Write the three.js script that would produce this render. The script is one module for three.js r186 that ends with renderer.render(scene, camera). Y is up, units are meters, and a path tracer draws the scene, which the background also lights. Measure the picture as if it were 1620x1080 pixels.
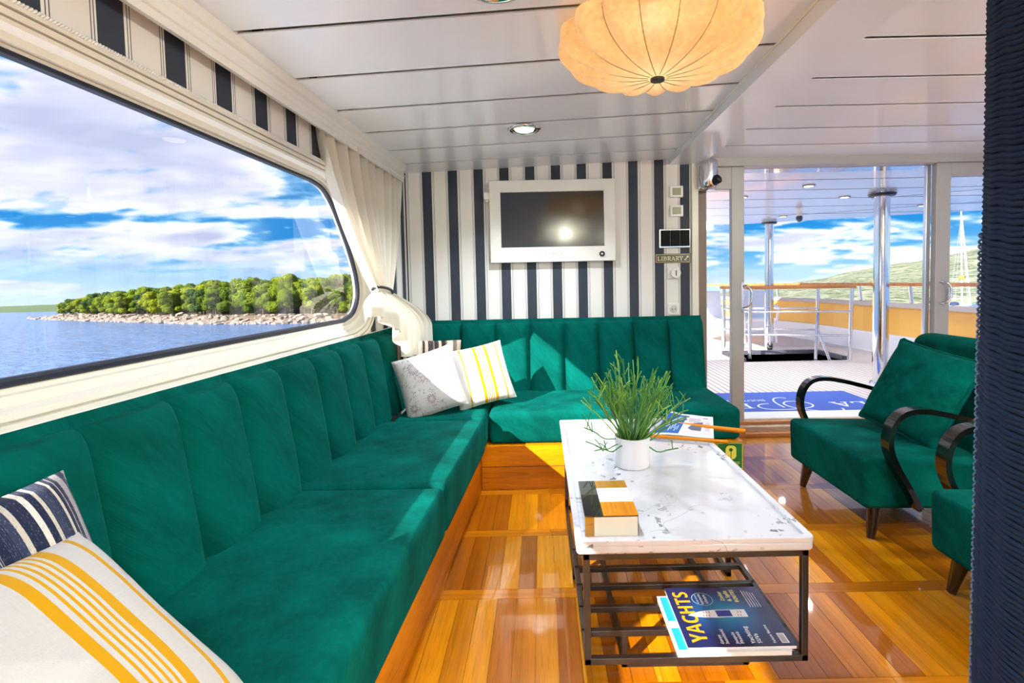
import * as THREE from 'three';
import { mergeGeometries, mergeVertices, toCreasedNormals } from 'three/addons/utils/BufferGeometryUtils.js';
import { RoundedBoxGeometry } from 'three/addons/geometries/RoundedBoxGeometry.js';
import { TextGeometry } from 'three/addons/geometries/TextGeometry.js';
import { FontLoader } from 'three/addons/loaders/FontLoader.js';
import { RectAreaLightUniformsLib } from 'three/addons/lights/RectAreaLightUniformsLib.js';

// ---------------------------------------------------------------- camera, sky, sun, exposure
const scene = new THREE.Scene();
const renderer = new THREE.WebGLRenderer({ antialias: true });
renderer.toneMapping = THREE.LinearToneMapping;
renderer.toneMappingExposure = 1.15;
renderer.shadowMap.enabled = true;
RectAreaLightUniformsLib.init();

const EYE = 1.145;
const camera = new THREE.PerspectiveCamera(2 * Math.atan(540 / 810) * 180 / Math.PI, 1.5, 0.05, 20000);
camera.position.set(0, EYE, 0);
camera.rotation.order = 'YXZ';
camera.rotation.set(-2.8 * Math.PI / 180, 0, -0.02);
camera.setViewOffset(1620, 1080, -47, 53, 1620, 1080);   // the lens is shifted up and to the left

const TRIM = -1.9 * Math.PI / 180;         // the ship's trim: sea and sky are tilted against the saloon
const SKY_GAIN = 1.2;

const mulberry = (s) => () => { s = (s + 0x6d2b79f5) | 0; let t = Math.imul(s ^ (s >>> 15), 1 | s); t = (t + Math.imul(t ^ (t >>> 7), 61 | t)) ^ t; return ((t ^ (t >>> 14)) >>> 0) / 4294967296; };
const rnd = mulberry(77);
const clamp = (x, a = 0, b = 1) => Math.min(b, Math.max(a, x));
const mix = (a, b, t) => a + (b - a) * t;
const sstep = (a, b, x) => { const t = clamp((x - a) / (b - a)); return t * t * (3 - 2 * t); };
// lattice noise, 0..1
const LAT = new Float32Array(65536); { const r = mulberry(5); for (let i = 0; i < 65536; i++) LAT[i] = r(); }
function noise2(x, y) {
  const ix = Math.floor(x), iy = Math.floor(y), fx = x - ix, fy = y - iy, u = fx * fx * (3 - 2 * fx), v = fy * fy * (3 - 2 * fy);
  const a = ix & 255, b = (ix + 1) & 255, c = (iy & 255) << 8, d = ((iy + 1) & 255) << 8;
  return mix(mix(LAT[a | c], LAT[b | c], u), mix(LAT[a | d], LAT[b | d], u), v);
}
function fbm(x, y, o = 4) { let s = 0, a = 0.5, t = 0; for (let i = 0; i < o; i++) { s += a * noise2(x, y); t += a; a *= 0.5; x = x * 2.03 + 17.3; y = y * 2.03 + 9.1; } return s / t; }

function skyTexture() {
  const W = 4096, H = 2048, data = new Uint8Array(W * H * 4);
  const put = (i, r, g, b) => { data[i] = r; data[i + 1] = g; data[i + 2] = b; data[i + 3] = 255; };
  for (let row = 0; row < H; row++) {
    const el = ((row + 0.5) / H - 0.5) * Math.PI, y = Math.sin(el), c = Math.cos(el);
    for (let col = 0; col < W; col++) {
      const i = (row * W + col) * 4;
      if (y <= 0) { put(i, 150, 176, 205); continue; }
      const az = ((col + 0.5) / W - 0.5) * 2 * Math.PI, x = Math.cos(az) * c, z = Math.sin(az) * c;
      // clouds in two sheets seen in perspective
      const k = 1 / (y + 0.16), px = x * k, pz = z * k;
      const wx = fbm(px * 1.1 + 3, pz * 1.1, 3), wz = fbm(px * 1.1 + 31, pz * 1.1 + 8, 3);
      const big = fbm(px * 1.05 + wx * 1.3, pz * 1.9 + wz * 1.3, 6);
      const fine = fbm(px * 4.2 + wz * 2, pz * 8.5 + wx * 2, 5);
      let cover = sstep(0.40, 0.56, big * 0.72 + fine * 0.34 - 0.03);
      // heaps near the horizon
      const hx = az * 9, heap = fbm(hx * 1.1 + 50, el * 62 + 3, 5) * 0.75 + fbm(hx * 3.3, el * 150, 3) * 0.25;
      const low = sstep(0.47, 0.60, heap) * sstep(0.30, 0.10, el) * sstep(0.0, 0.05, el);
      cover = Math.max(cover * sstep(0.02, 0.10, el), low * 0.95);
      const shade = clamp(sstep(0.42, 0.72, big) * 0.75 + (fbm(px * 2.6 + 9, pz * 4 + 2, 4) - 0.5) * 1.1 - fine * 0.25 + 0.12);
      const t = sstep(0, 0.5, el), hz = sstep(0.13, 0.0, el);
      let r = mix(28, 16, t), g = mix(134, 96, t), b = mix(205, 178, t);
      r = mix(r, 200, hz); g = mix(g, 222, hz); b = mix(b, 240, hz);
      const cr = mix(250, 176, shade), cg = mix(249, 184, shade), cb = mix(252, 216, shade);
      put(i, mix(r, cr, cover), mix(g, cg, cover), mix(b, cb, cover));
    }
  }
  const t = new THREE.DataTexture(data, W, H, THREE.RGBAFormat);
  t.colorSpace = THREE.SRGBColorSpace; t.mapping = THREE.EquirectangularReflectionMapping; t.magFilter = t.minFilter = THREE.LinearFilter; t.needsUpdate = true;
  return t;
}
scene.background = skyTexture();
scene.backgroundIntensity = SKY_GAIN;
scene.backgroundRotation.set(TRIM, 0, 0);

const SUN = new THREE.Vector3(0.67, -0.54, -0.74).normalize();
const sun = new THREE.DirectionalLight(new THREE.Color(1.0, 0.95, 0.87), 15.0);
sun.name = 'sun'; sun.position.copy(SUN).multiplyScalar(-30); sun.target.position.set(0, 0, 0);
sun.castShadow = true; sun.shadow.mapSize.set(4096, 4096); sun.shadow.radius = 1.0;
Object.assign(sun.shadow.camera, { left: -14, right: 14, top: 14, bottom: -14, near: 1, far: 70 });
scene.add(sun, sun.target);

// ---------------------------------------------------------------- helpers
const taken = new Map();
function numbered(name) { const n = taken.get(name) ?? 0; taken.set(name, n + 1); return n ? name + '_' + String(n).padStart(3, '0') : name; }
function tag(o, label, category, group, kind) { if (label) o.userData.label = label; if (category) o.userData.category = category; if (group) o.userData.group = group; if (kind) o.userData.kind = kind; return o; }
function thing(name, label, category, [x, y, z] = [0, 0, 0], turn = 0, group) {
  const o = new THREE.Group(); o.name = numbered(name); o.position.set(x, y, z); o.rotation.y = turn; scene.add(o); return tag(o, label, category, group);
}
function mesh(name, geo, mat, parent = scene) {
  const m = new THREE.Mesh(geo, mat); m.name = parent === scene ? numbered(name) : name; m.castShadow = m.receiveShadow = true; parent.add(m); return m;
}
const struct = (name, geo, mat) => tag(mesh(name, geo, mat), null, null, null, 'structure');
function structGroup(name) { const o = new THREE.Group(); o.name = numbered(name); o.userData.kind = 'structure'; scene.add(o); return o; }
const V = (x, y, z) => new THREE.Vector3(x, y, z);
const rgb = (r, g, b) => new THREE.Color().setRGB(r / 255, g / 255, b / 255, THREE.SRGBColorSpace);
function std(color, roughness = 0.6, extra = {}) { return new THREE.MeshPhysicalMaterial({ color, roughness, ...extra }); }
const merge = (list) => mergeGeometries(list.map((g) => { const h = g.index ? g.toNonIndexed() : g; if (!h.attributes.uv) h.setAttribute('uv', new THREE.BufferAttribute(new Float32Array(h.attributes.position.count * 2), 2)); for (const n of Object.keys(h.attributes)) if (!['position', 'normal', 'uv'].includes(n)) h.deleteAttribute(n); return h; }));
// box by its low and high corners, uv in metres
function box(x0, y0, z0, x1, y1, z1) { const g = new THREE.BoxGeometry(x1 - x0, y1 - y0, z1 - z0); g.translate((x0 + x1) / 2, (y0 + y1) / 2, (z0 + z1) / 2); return boxUV(g); }
function boxUV(g, su = 1, sv = 1, ou = 0, ov = 0) {
  const p = g.attributes.position, n = g.attributes.normal, uv = new Float32Array(p.count * 2);
  for (let i = 0; i < p.count; i++) {
    const ax = Math.abs(n.getX(i)), ay = Math.abs(n.getY(i)), az = Math.abs(n.getZ(i)), x = p.getX(i), y = p.getY(i), z = p.getZ(i);
    const [u, v] = ax > ay && ax > az ? [y, z] : ay > az ? [x, z] : [y, x];
    uv[2 * i] = u * su + ou; uv[2 * i + 1] = v * sv + ov;
  }
  g.setAttribute('uv', new THREE.BufferAttribute(uv, 2)); return g;
}
function rbox(x0, y0, z0, x1, y1, z1, r = 0.004, seg = 2) { const g = new RoundedBoxGeometry(x1 - x0, y1 - y0, z1 - z0, seg, Math.min(r, (x1 - x0) / 2.01, (y1 - y0) / 2.01, (z1 - z0) / 2.01)); g.translate((x0 + x1) / 2, (y0 + y1) / 2, (z0 + z1) / 2); return boxUV(g); }
// box with soft edges and enough vertices to be bulged; fn may move every point
function softBox(w, h, d, r, n = 16, fn) {
  const e = 4, list = (L) => { const a = []; for (let i = 0; i <= n; i++) { if (i <= e) a.push(-L / 2 + r * (1 - Math.cos(i / e * Math.PI / 2))); else if (i >= n - e) a.push(L / 2 - r * (1 - Math.cos((n - i) / e * Math.PI / 2))); else a.push(mix(-L / 2 + r, L / 2 - r, (i - e) / (n - 2 * e))); } return a; };
  let g = new THREE.BoxGeometry(1, 1, 1, n, n, n); g.deleteAttribute('uv'); g.deleteAttribute('normal'); g = mergeVertices(g, 1e-4);
  const X = list(w), Y = list(h), Z = list(d), p = g.attributes.position, q = V(0, 0, 0), c = V(0, 0, 0);
  for (let i = 0; i < p.count; i++) {
    q.set(X[Math.round((p.getX(i) + 0.5) * n)], Y[Math.round((p.getY(i) + 0.5) * n)], Z[Math.round((p.getZ(i) + 0.5) * n)]);
    c.set(clamp(q.x, -w / 2 + r, w / 2 - r), clamp(q.y, -h / 2 + r, h / 2 - r), clamp(q.z, -d / 2 + r, d / 2 - r));
    const l = q.distanceTo(c); if (l > 1e-6) q.sub(c).multiplyScalar(r / l).add(c);
    if (fn) fn(q); p.setXYZ(i, q.x, q.y, q.z);
  }
  g.computeVertexNormals(); return clothUV(g);
}
function clothUV(g) { const p = g.attributes.position, uv = new Float32Array(p.count * 2); for (let i = 0; i < p.count; i++) { uv[2 * i] = p.getX(i) + 0.71 * p.getY(i); uv[2 * i + 1] = p.getZ(i) + 0.69 * p.getY(i); } g.setAttribute('uv', new THREE.BufferAttribute(uv, 2)); return g; }
function tube(points, r, seg = 24, rad = 8, closed = false) { return new THREE.TubeGeometry(new THREE.CatmullRomCurve3(points.map((p) => p.isVector3 ? p : V(...p)), closed, 'centripetal'), seg, r, rad, closed); }
function rod(a, b, r, r2 = r, rad = 12) {
  const A = V(...a), B = V(...b), g = new THREE.CylinderGeometry(r2, r, A.distanceTo(B), rad); g.translate(0, A.distanceTo(B) / 2, 0);
  g.applyQuaternion(new THREE.Quaternion().setFromUnitVectors(V(0, 1, 0), B.clone().sub(A).normalize())); g.translate(A.x, A.y, A.z); return g;
}
// grid surface from f(u, v), u and v in 0..1
function grid(nu, nv, f, closeU = false) {
  const pos = [], uv = [], idx = [];
  for (let j = 0; j <= nv; j++) for (let i = 0; i <= nu; i++) { const q = f(i / nu, j / nv); pos.push(q[0], q[1], q[2]); uv.push(q[3] ?? i / nu, q[4] ?? j / nv); }
  for (let j = 0; j < nv; j++) for (let i = 0; i < nu; i++) { const a = j * (nu + 1) + i, b = a + 1, c = a + nu + 1, d = c + 1; idx.push(a, b, d, a, d, c); }
  const g = new THREE.BufferGeometry(); g.setAttribute('position', new THREE.Float32BufferAttribute(pos, 3)); g.setAttribute('uv', new THREE.Float32BufferAttribute(uv, 2)); g.setIndex(idx); g.computeVertexNormals();
  if (closeU) { const n = g.attributes.normal; for (let j = 0; j <= nv; j++) { const a = j * (nu + 1), b = a + nu, s = V(n.getX(a) + n.getX(b), n.getY(a) + n.getY(b), n.getZ(a) + n.getZ(b)).normalize(); n.setXYZ(a, s.x, s.y, s.z); n.setXYZ(b, s.x, s.y, s.z); } }
  return g;
}
function dataTex(W, H, f, srgb = true, repeat) {
  const d = new Uint8Array(W * H * 4);
  for (let y = 0; y < H; y++) for (let x = 0; x < W; x++) { const c = f(x / W, y / H), i = (y * W + x) * 4; if (typeof c === 'number') d[i] = d[i + 1] = d[i + 2] = clamp(c) * 255; else { d[i] = clamp(c[0] / 255) * 255; d[i + 1] = clamp(c[1] / 255) * 255; d[i + 2] = clamp(c[2] / 255) * 255; } d[i + 3] = 255; }
  const t = new THREE.DataTexture(d, W, H, THREE.RGBAFormat); t.magFilter = t.minFilter = THREE.LinearFilter; t.wrapS = t.wrapT = THREE.RepeatWrapping; if (srgb) t.colorSpace = THREE.SRGBColorSpace; if (repeat) t.repeat.set(...repeat); t.needsUpdate = true; return t;
}
// noise that tiles over 0..1
function tfbm(x, y, fx, fy, o = 4, s = 0) {
  let sum = 0, a = 0.5, t = 0;
  for (let k = 0; k < o; k++) {
    const X = x * fx, Y = y * fy, ix = Math.floor(X), iy = Math.floor(Y), ux = X - ix, uy = Y - iy, u = ux * ux * (3 - 2 * ux), v = uy * uy * (3 - 2 * uy);
    const h = (i, j) => LAT[((((i % fx) + fx) % fx) * 7 + s * 13 + k * 29 & 255) | (((((j % fy) + fy) % fy) * 11 + s * 5 + k * 3 & 255) << 8)];
    sum += a * mix(mix(h(ix, iy), h(ix + 1, iy), u), mix(h(ix, iy + 1), h(ix + 1, iy + 1), u), v); t += a; a *= 0.5; fx *= 2; fy *= 2;
  }
  return sum / t;
}
function canvasTex(w, h, draw) { const c = document.createElement('canvas'); c.width = w; c.height = h; const g = c.getContext('2d'); draw(g, w, h); const t = new THREE.CanvasTexture(c); t.colorSpace = THREE.SRGBColorSpace; t.magFilter = THREE.LinearFilter; return t; }
const font = await new FontLoader().loadAsync('fonts/droid/droid_serif_regular.typeface.json');

// ---------------------------------------------------------------- materials
const T = {};
T.grain = dataTex(512, 1024, (u, v) => { const a = tfbm(u, v, 40, 3, 4, 1), b = tfbm(u, v, 150, 9, 2, 2), c = tfbm(u, v, 9, 2, 3, 3); const k = 0.62 + 0.22 * a + 0.14 * b + 0.2 * c - 0.12 * sstep(0.62, 0.72, b); return [255 * clamp(k + 0.06), 255 * clamp(k), 255 * clamp(k - 0.05)]; });
T.velvet = dataTex(512, 512, (u, v) => { const a = tfbm(u, v, 5, 5, 5, 4), b = tfbm(u, v, 60, 60, 2, 5); const k = 0.78 + 0.30 * (a - 0.5) * 1.5 + 0.10 * b; return [255 * clamp(k), 255 * clamp(k), 255 * clamp(k)]; });
T.velvetBump = dataTex(256, 256, (u, v) => tfbm(u, v, 80, 80, 2, 6), false);
T.weave = dataTex(256, 256, (u, v) => 0.5 + 0.25 * Math.sin(u * Math.PI * 2 * 64) * Math.cos(v * Math.PI * 2 * 64) + 0.25 * (tfbm(u, v, 40, 40, 2, 7) - 0.5), false);
T.marble = dataTex(1024, 2048, (u, v) => {
  const w = tfbm(u, v, 3, 6, 4, 1), w2 = tfbm(u, v, 4, 8, 4, 2);
  const vein = Math.abs(Math.sin((u * 3 + v * 4 + w * 2.6) * Math.PI)), ve = sstep(0.035, 0.0, vein) * sstep(0.45, 0.6, w2);
  const sp = tfbm(u, v, 34, 60, 3, 3), zone = sstep(0.42, 0.62, tfbm(u, v, 3, 6, 3, 5)), speck = sstep(0.685, 0.73, sp) * zone;
  const cloud = 0.5 + 0.5 * (w - 0.5);
  const k = 247 - 14 * sstep(0.5, 0.7, tfbm(u, v, 5, 10, 5, 8)) - 5 * cloud; const d = clamp(ve * 0.55 + speck * 0.72);
  return [mix(k, 88, d), mix(k, 90, d), mix(k + 2, 104, d)];
});
const wallpaper = (g, w, h) => {
  g.fillStyle = 'rgb(236,233,228)'; g.fillRect(0, 0, w, h);
  g.fillStyle = 'rgb(44,52,66)'; g.fillRect(w * 0.10, 0, w * 0.37, h);
  g.fillStyle = 'rgb(240,238,232)'; g.fillRect(w * 0.02, 0, w * 0.08, h); g.fillRect(w * 0.47, 0, w * 0.08, h);
  g.fillStyle = 'rgb(80,84,92)'; for (const x of [0.02, 0.06, 0.51, 0.55]) g.fillRect(w * x, 0, w * 0.013, h);
};
T.paper = canvasTex(512, 8, wallpaper); T.paper.wrapS = T.paper.wrapT = THREE.RepeatWrapping;
T.paperSide = T.paper.clone(); T.paperSide.repeat.set(1 / 0.214, 1); T.paperSide.offset.set(0.264, 0);
T.paperBack = T.paper.clone(); T.paperBack.repeat.set(1 / 0.1853, 1); T.paperBack.offset.set(0.647, 0);
T.deck = dataTex(64, 512, (u, v) => { const seam = v % 0.125 < 0.022; const k = 226 + 24 * tfbm(u, v, 4, 60, 3, 4) - 12; return seam ? [128, 110, 108] : [k, k - 6, k - 10]; });

const M = {};
const wood = (r, g, b, rough = 0.3, coat = 1.0) => std(rgb(r, g, b), rough, { map: T.grain, clearcoat: coat, clearcoatRoughness: 0.04, specularIntensity: 0.35 });
M.planks = [wood(206, 138, 4), wood(196, 124, 2), wood(178, 108, 2), wood(218, 150, 8), wood(160, 92, 2), wood(202, 132, 4)];
M.floorField = wood(206, 136, 6);
M.plinth = wood(222, 142, 6, 0.4, 0.4);
M.velvet = std(rgb(0, 93, 84), 0.9, { map: T.velvet, sheen: 0.7, sheenRoughness: 0.4, sheenColor: rgb(0, 106, 96), bumpMap: T.velvetBump, bumpScale: 0.0006, specularIntensity: 0.08 });
T.velvet.repeat.set(1.6, 1.6); T.velvetBump.repeat.set(4, 4);
M.white = std(rgb(238, 236, 230), 0.35, { clearcoat: 0.3, clearcoatRoughness: 0.2 });
M.panel = std(rgb(235, 240, 249), 0.3, { clearcoat: 0.5, clearcoatRoughness: 0.12 });
M.cream = std(rgb(230, 226, 214), 0.4, { clearcoat: 0.3, clearcoatRoughness: 0.25 });
M.backing = std(rgb(228, 226, 220), 0.9);
M.paperSide = std(0xffffff, 0.7, { map: T.paperSide });
M.paperBack = std(0xffffff, 0.7, { map: T.paperBack });
M.rubber = std(rgb(26, 32, 50), 0.45);
M.glass = std(0xffffff, 0.0, { transmission: 1, thickness: 0, ior: 1.5 });
M.chrome = std(rgb(225, 225, 228), 0.08, { metalness: 1 });
M.steel = std(rgb(222, 223, 228), 0.18, { metalness: 1 });
M.alu = std(rgb(172, 170, 170), 0.4, { metalness: 0.1 });
M.blackSteel = std(rgb(20, 15, 14), 0.38, { clearcoat: 0.4, clearcoatRoughness: 0.2 });
M.blackWood = std(rgb(12, 10, 10), 0.22, { clearcoat: 0.9, clearcoatRoughness: 0.08 });
M.black = std(rgb(14, 14, 16), 0.3);
M.marble = std(rgb(226, 227, 234), 0.16, { map: T.marble, clearcoat: 0.5, clearcoatRoughness: 0.05 });
T.marble.repeat.set(1 / 0.7, 1 / 1.4);
M.plaster = std(rgb(232, 230, 226), 0.7);
M.teak = std(rgb(206, 138, 74), 0.45, { map: T.grain, clearcoat: 0.5, clearcoatRoughness: 0.15 });
M.lampGlow = std(rgb(255, 240, 210), 0.5, { emissive: rgb(255, 228, 170), emissiveIntensity: 2.2 });

// ---------------------------------------------------------------- the saloon
const WALL_Z = -3.72, DOOR_Z = -3.8, NEAR_Z = 2.6, RIGHT_X = 3.7;
const ceilH = (x, z) => { const d = clamp(-z - 2, -0.6, 1.8); return x < 1.05 ? 1.95 + (x + 0.95) / 1.9 * (0.10 - 0.022 * d) : 2.065 - 0.026 * d; };
const CROSS = -0.0297;                                    // the window side runs slightly inwards
const portSide = (o) => { o.position.set(-1.08, 0, 0); o.rotation.y = CROSS; return o; };
const portX = (n, z) => -1.08 + n + 0.0297 * -z;          // room x of a point n metres off that wall
const toPort = new THREE.Matrix4().makeBasis(V(0, 0, -1), V(0, 1, 0), V(1, 0, 0));
const fromShape = (s, depth, n0, opt = {}) => { const g = new THREE.ExtrudeGeometry(s, { depth, bevelEnabled: false, curveSegments: 8, ...opt }); g.translate(0, 0, n0); return g.applyMatrix4(toPort); };
const rectShape = (x0, y0, x1, y1) => new THREE.Shape([new THREE.Vector2(x0, y0), new THREE.Vector2(x1, y0), new THREE.Vector2(x1, y1), new THREE.Vector2(x0, y1)]);

// floor: a field with parquet strips laid in squares between cross bands
{
  const floor = structGroup('floor');
  mesh('subfloor', box(-1.3, -0.12, WALL_Z - 0.12, RIGHT_X + 0.1, -0.014, NEAR_Z + 0.1), M.floorField, floor);
  const W = 0.0686, bands = [-0.95, -1.41, -1.87, -2.33, -2.79, -3.25], geos = [], bandGeos = [];
  const plank = (w, l, k) => { const g = new THREE.BoxGeometry(w - 0.0014, 0.014, l - 0.0014); g.translate(0, -0.007, 0); return boxUV(g, 1.6, 0.8, k * 0.37, k * 0.23); };
  for (let k = 0; k < 7; k++) geos.push(plank(W, 0.40, k));
  for (let k = 0; k < 5; k++) { const g = new THREE.BoxGeometry(0.4786, 0.014, 0.0586); g.translate(0, -0.007, 0); const p = g.attributes.position, uv = new Float32Array(p.count * 2); for (let i = 0; i < p.count; i++) { uv[2 * i] = p.getZ(i) * 1.6 + k * 0.31; uv[2 * i + 1] = p.getX(i) * 0.8 + k * 0.19; } g.setAttribute('uv', new THREE.BufferAttribute(uv, 2)); bandGeos.push(g); }
  const r = mulberry(21);
  for (let b = 0; b < bands.length; b++) {
    for (let x = 0; x < 7; x++) { const m = mesh('band', bandGeos[Math.floor(r() * 5)], M.planks[[1, 2, 4, 2][Math.floor(r() * 4)]], floor); m.position.set(-0.46 + 0.24 + x * 0.48, 0, bands[b] + 0.03); }
    if (b === 0) continue;
    for (let i = 0; i < 48; i++) { const m = mesh('plank', geos[Math.floor(r() * 7)], M.planks[Math.floor(r() * 6)], floor); m.position.set(-0.46 + (i + 0.5) * 0.07 * 3.36 / 3.36, 0, bands[b] + 0.26); m.scale.x = 0.07 / W; }
  }
  const rest = [box(-1.3, -0.014, bands[0] + 0.06, RIGHT_X, 0, NEAR_Z), box(-1.3, -0.014, WALL_Z, -0.462, 0, bands[0] + 0.06), box(2.9, -0.014, WALL_Z, RIGHT_X, 0, bands[0] + 0.06), box(-0.462, -0.014, WALL_Z, 2.9, 0, bands[5])];
  mesh('floor_field', merge(rest.map((g) => boxUV(g, 1.6, 0.8))), M.floorField, floor).userData.kind = 'stuff';
}
// ceiling: planks with open joints under a slab, a beam between the two fields
{
  const ceiling = structGroup('ceiling');
  mesh('ceiling_slab', box(-1.35, 2.13, WALL_Z - 0.2, RIGHT_X + 0.15, 2.26, NEAR_Z + 0.15), M.backing, ceiling);
  const cuts = [WALL_Z - 0.06, -3.448, -3.105, -2.741, -2.392, -2.025, -1.653, -1.285, -0.917, -0.55, -0.18, 0.19, 0.56, 0.93, 1.3, 1.67, 2.04, 2.41, NEAR_Z + 0.02];
  const bend = (g) => { const p = g.attributes.position; for (let i = 0; i < p.count; i++) p.setY(i, p.getY(i) + ceilH(p.getX(i), p.getZ(i))); g.computeVertexNormals(); return boxUV(g); };
  for (let k = 0; k + 1 < cuts.length; k++) {
    const z0 = cuts[k] + 0.011, z1 = cuts[k + 1] - 0.011;
    mesh('ceiling_panel', bend(box(-1.0, 0, z0, 0.95, 0.005, z1)), M.panel, ceiling);
    mesh('ceiling_panel', bend(box(1.10, 0, z0, RIGHT_X + 0.02, 0.005, z1)), M.panel, ceiling);
  }
  const beam = box(0.93, -0.035, WALL_Z - 0.1, 1.165, 0.08, NEAR_Z); { const p = beam.attributes.position; for (let i = 0; i < p.count; i++) p.setY(i, p.getY(i) + ceilH(2, p.getZ(i)) - 0.012); }
  mesh('beam', beam, M.panel, ceiling);
  const bead = (x, dy) => tube([V(x, ceilH(0.94, -3.7) + dy, -3.72), V(x, ceilH(0.94, -2.6) + dy, -2.6), V(x, ceilH(0.94, -1.4) + dy, -1.4), V(x, ceilH(0.94, 1) + dy, 1.0)], 0.006, 20, 6);
  mesh('beam_bead', bead(0.926, -0.004), M.white, ceiling);
  mesh('beam_bead', tube([-3.72, -2.6, -1.4, 1].map((z) => V(1.165, ceilH(2, z) - 0.046, z)), 0.006, 20, 6), M.white, ceiling);
}
// window side
const GLASS_N = -0.055;
const winPts = (() => {                                     // outline of the glass: u along the wall, height
  const c = [[2.40, 1.645], [2.52, 1.628], [2.62, 1.568], [2.71, 1.475], [2.79, 1.38], [2.86, 1.28], [2.905, 1.19], [2.915, 1.11], [2.885, 1.04], [2.82, 0.99], [2.70, 0.963]];
  const curve = new THREE.SplineCurve(c.map((p) => new THREE.Vector2(...p))).getPoints(40);
  const near = []; for (let i = 0; i <= 8; i++) { const a = Math.PI / 2 * i / 8; near.push(new THREE.Vector2(0.62 - 0.1 * Math.sin(a), 1.058 - 0.1 * Math.cos(a))); }
  for (let i = 0; i <= 8; i++) { const a = Math.PI / 2 * i / 8; near.push(new THREE.Vector2(0.62 - 0.1 * Math.cos(a), 1.545 + 0.1 * Math.sin(a))); }
  const line = (a, b, n) => Array.from({ length: n - 1 }, (_, i) => a.clone().lerp(b, (i + 1) / n));
  const pts = [...curve]; pts.push(...line(curve[curve.length - 1], near[0], 24), ...near, ...line(near[near.length - 1], curve[0], 24)); return pts;
})();
const offsetPts = (d) => winPts.map((p, i) => { const n = winPts.length, a = winPts[(i + n - 1) % n], b = winPts[(i + 1) % n], t = b.clone().sub(a).normalize(); const e = d * (1 + 0.36 * Math.min(0, -t.x) * (t.x > 0 ? 1 : 0)); return new THREE.Vector2(p.x - t.y * e, p.y + t.x * e); });
const ring = (profile) => {                                 // sweep a profile [outward, n] round the outline
  const loops = profile.map(([d]) => offsetPts(d)), N = winPts.length;
  return grid(N, profile.length - 1, (u, v) => { const i = Math.round(u * N) % N, j = Math.round(v * (profile.length - 1)), p = loops[j][i]; return [profile[j][1], p.y, -p.x, p.x, p.y]; }, true);
};
{
  const s = rectShape(-2.7, -0.1, 3.9, 2.2); s.holes.push(new THREE.Path(offsetPts(0.055))); s.holes.push(rectShape(-1.3, 0.958, 0.16, 1.645));
  portSide(struct('wall_left', fromShape(s, 0.1, -0.1), M.paperSide));
  const w = portSide(structGroup('window_1'));
  mesh('window_frame', toCreasedNormals(ring([[-0.004, -0.075], [-0.004, -0.05], [0.018, -0.043], [0.020, -0.026], [0.040, -0.018], [0.042, -0.006], [0.050, 0.008], [0.062, 0.012], [0.063, 0.003], [0.068, 0.003], [0.069, 0.014], [0.088, 0.018], [0.089, 0.006], [0.094, 0.006], [0.095, 0.022], [0.108, 0.024], [0.111, 0.016], [0.111, -0.02]]), 0.6), M.cream, w);
  mesh('gasket', ring([[-0.014, -0.062], [-0.014, -0.047], [-0.008, -0.041], [-0.003, -0.044], [0.001, -0.041], [0.006, -0.044], [0.006, -0.06]]), M.rubber, w);
  const pane = new THREE.ShapeGeometry(new THREE.Shape(winPts)); pane.translate(0, 0, GLASS_N); mesh('pane', pane.applyMatrix4(toPort), M.glass, w);
  // the next window forward has its blind half down
  const w4 = portSide(structGroup('window_4')), fr4 = rectShape(-1.34, 0.918, 0.2, 1.685); fr4.holes.push(rectShape(-1.3, 0.958, 0.16, 1.645)); mesh('window_frame', fromShape(fr4, 0.04, -0.02), M.cream, w4); mesh('pane', fromShape(rectShape(-1.3, 0.958, 0.16, 1.645), 0.004, -0.06), M.glass, w4);
  tag(portSide(mesh('roller_blind', fromShape(rectShape(-1.31, 1.37, 0.17, 1.70), 0.004, 0.024), M.white)), 'white roller blind half lowered over the forward window', 'blind');
  // twisted cord along the upper edge of the frame
  const cord = []; for (const ph of [0, Math.PI]) { const p = []; for (let i = 0; i <= 900; i++) { const u = 0.42 + i / 900 * 2.2, a = u * 380 + ph; p.push(V(0.016 + 0.0034 * Math.cos(a), 1.722 + 0.0034 * Math.sin(a), -u)); } cord.push(new THREE.TubeGeometry(new THREE.CatmullRomCurve3(p), 1100, 0.0034, 5)); }
  mesh('cord_trim', merge(cord), M.white, w);
  const tr = portSide(structGroup('trim_1'));
  mesh('sill_board', rbox(0.0, 0.842, -3.5, 0.028, 0.866, 2.6, 0.004), M.white, tr);
  mesh('sill_bead', rbox(0.0, 0.868, -3.5, 0.020, 0.880, 2.6, 0.003), M.white, tr);
  // pelmet
  const ps = new THREE.Shape([[0.04, 1.845], [0.062, 1.84], [0.064, 1.862], [0.07, 1.866], [0.072, 1.888], [0.066, 1.894], [0.068, 1.91], [0.078, 1.918], [0.084, 1.945], [0.088, 1.985], [0.04, 1.985]].map((p) => new THREE.Vector2(...p)));
  const pg = new THREE.ExtrudeGeometry(ps, { depth: 6.1, bevelEnabled: false }); pg.translate(0, 0, -3.49);
  portSide(struct('trim_2', pg, M.white));
}
// roof edge over the side deck
portSide(struct('roof_edge', box(-0.2, 2.1, -4.0, -0.1, 2.24, 2.8), M.white));
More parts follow.
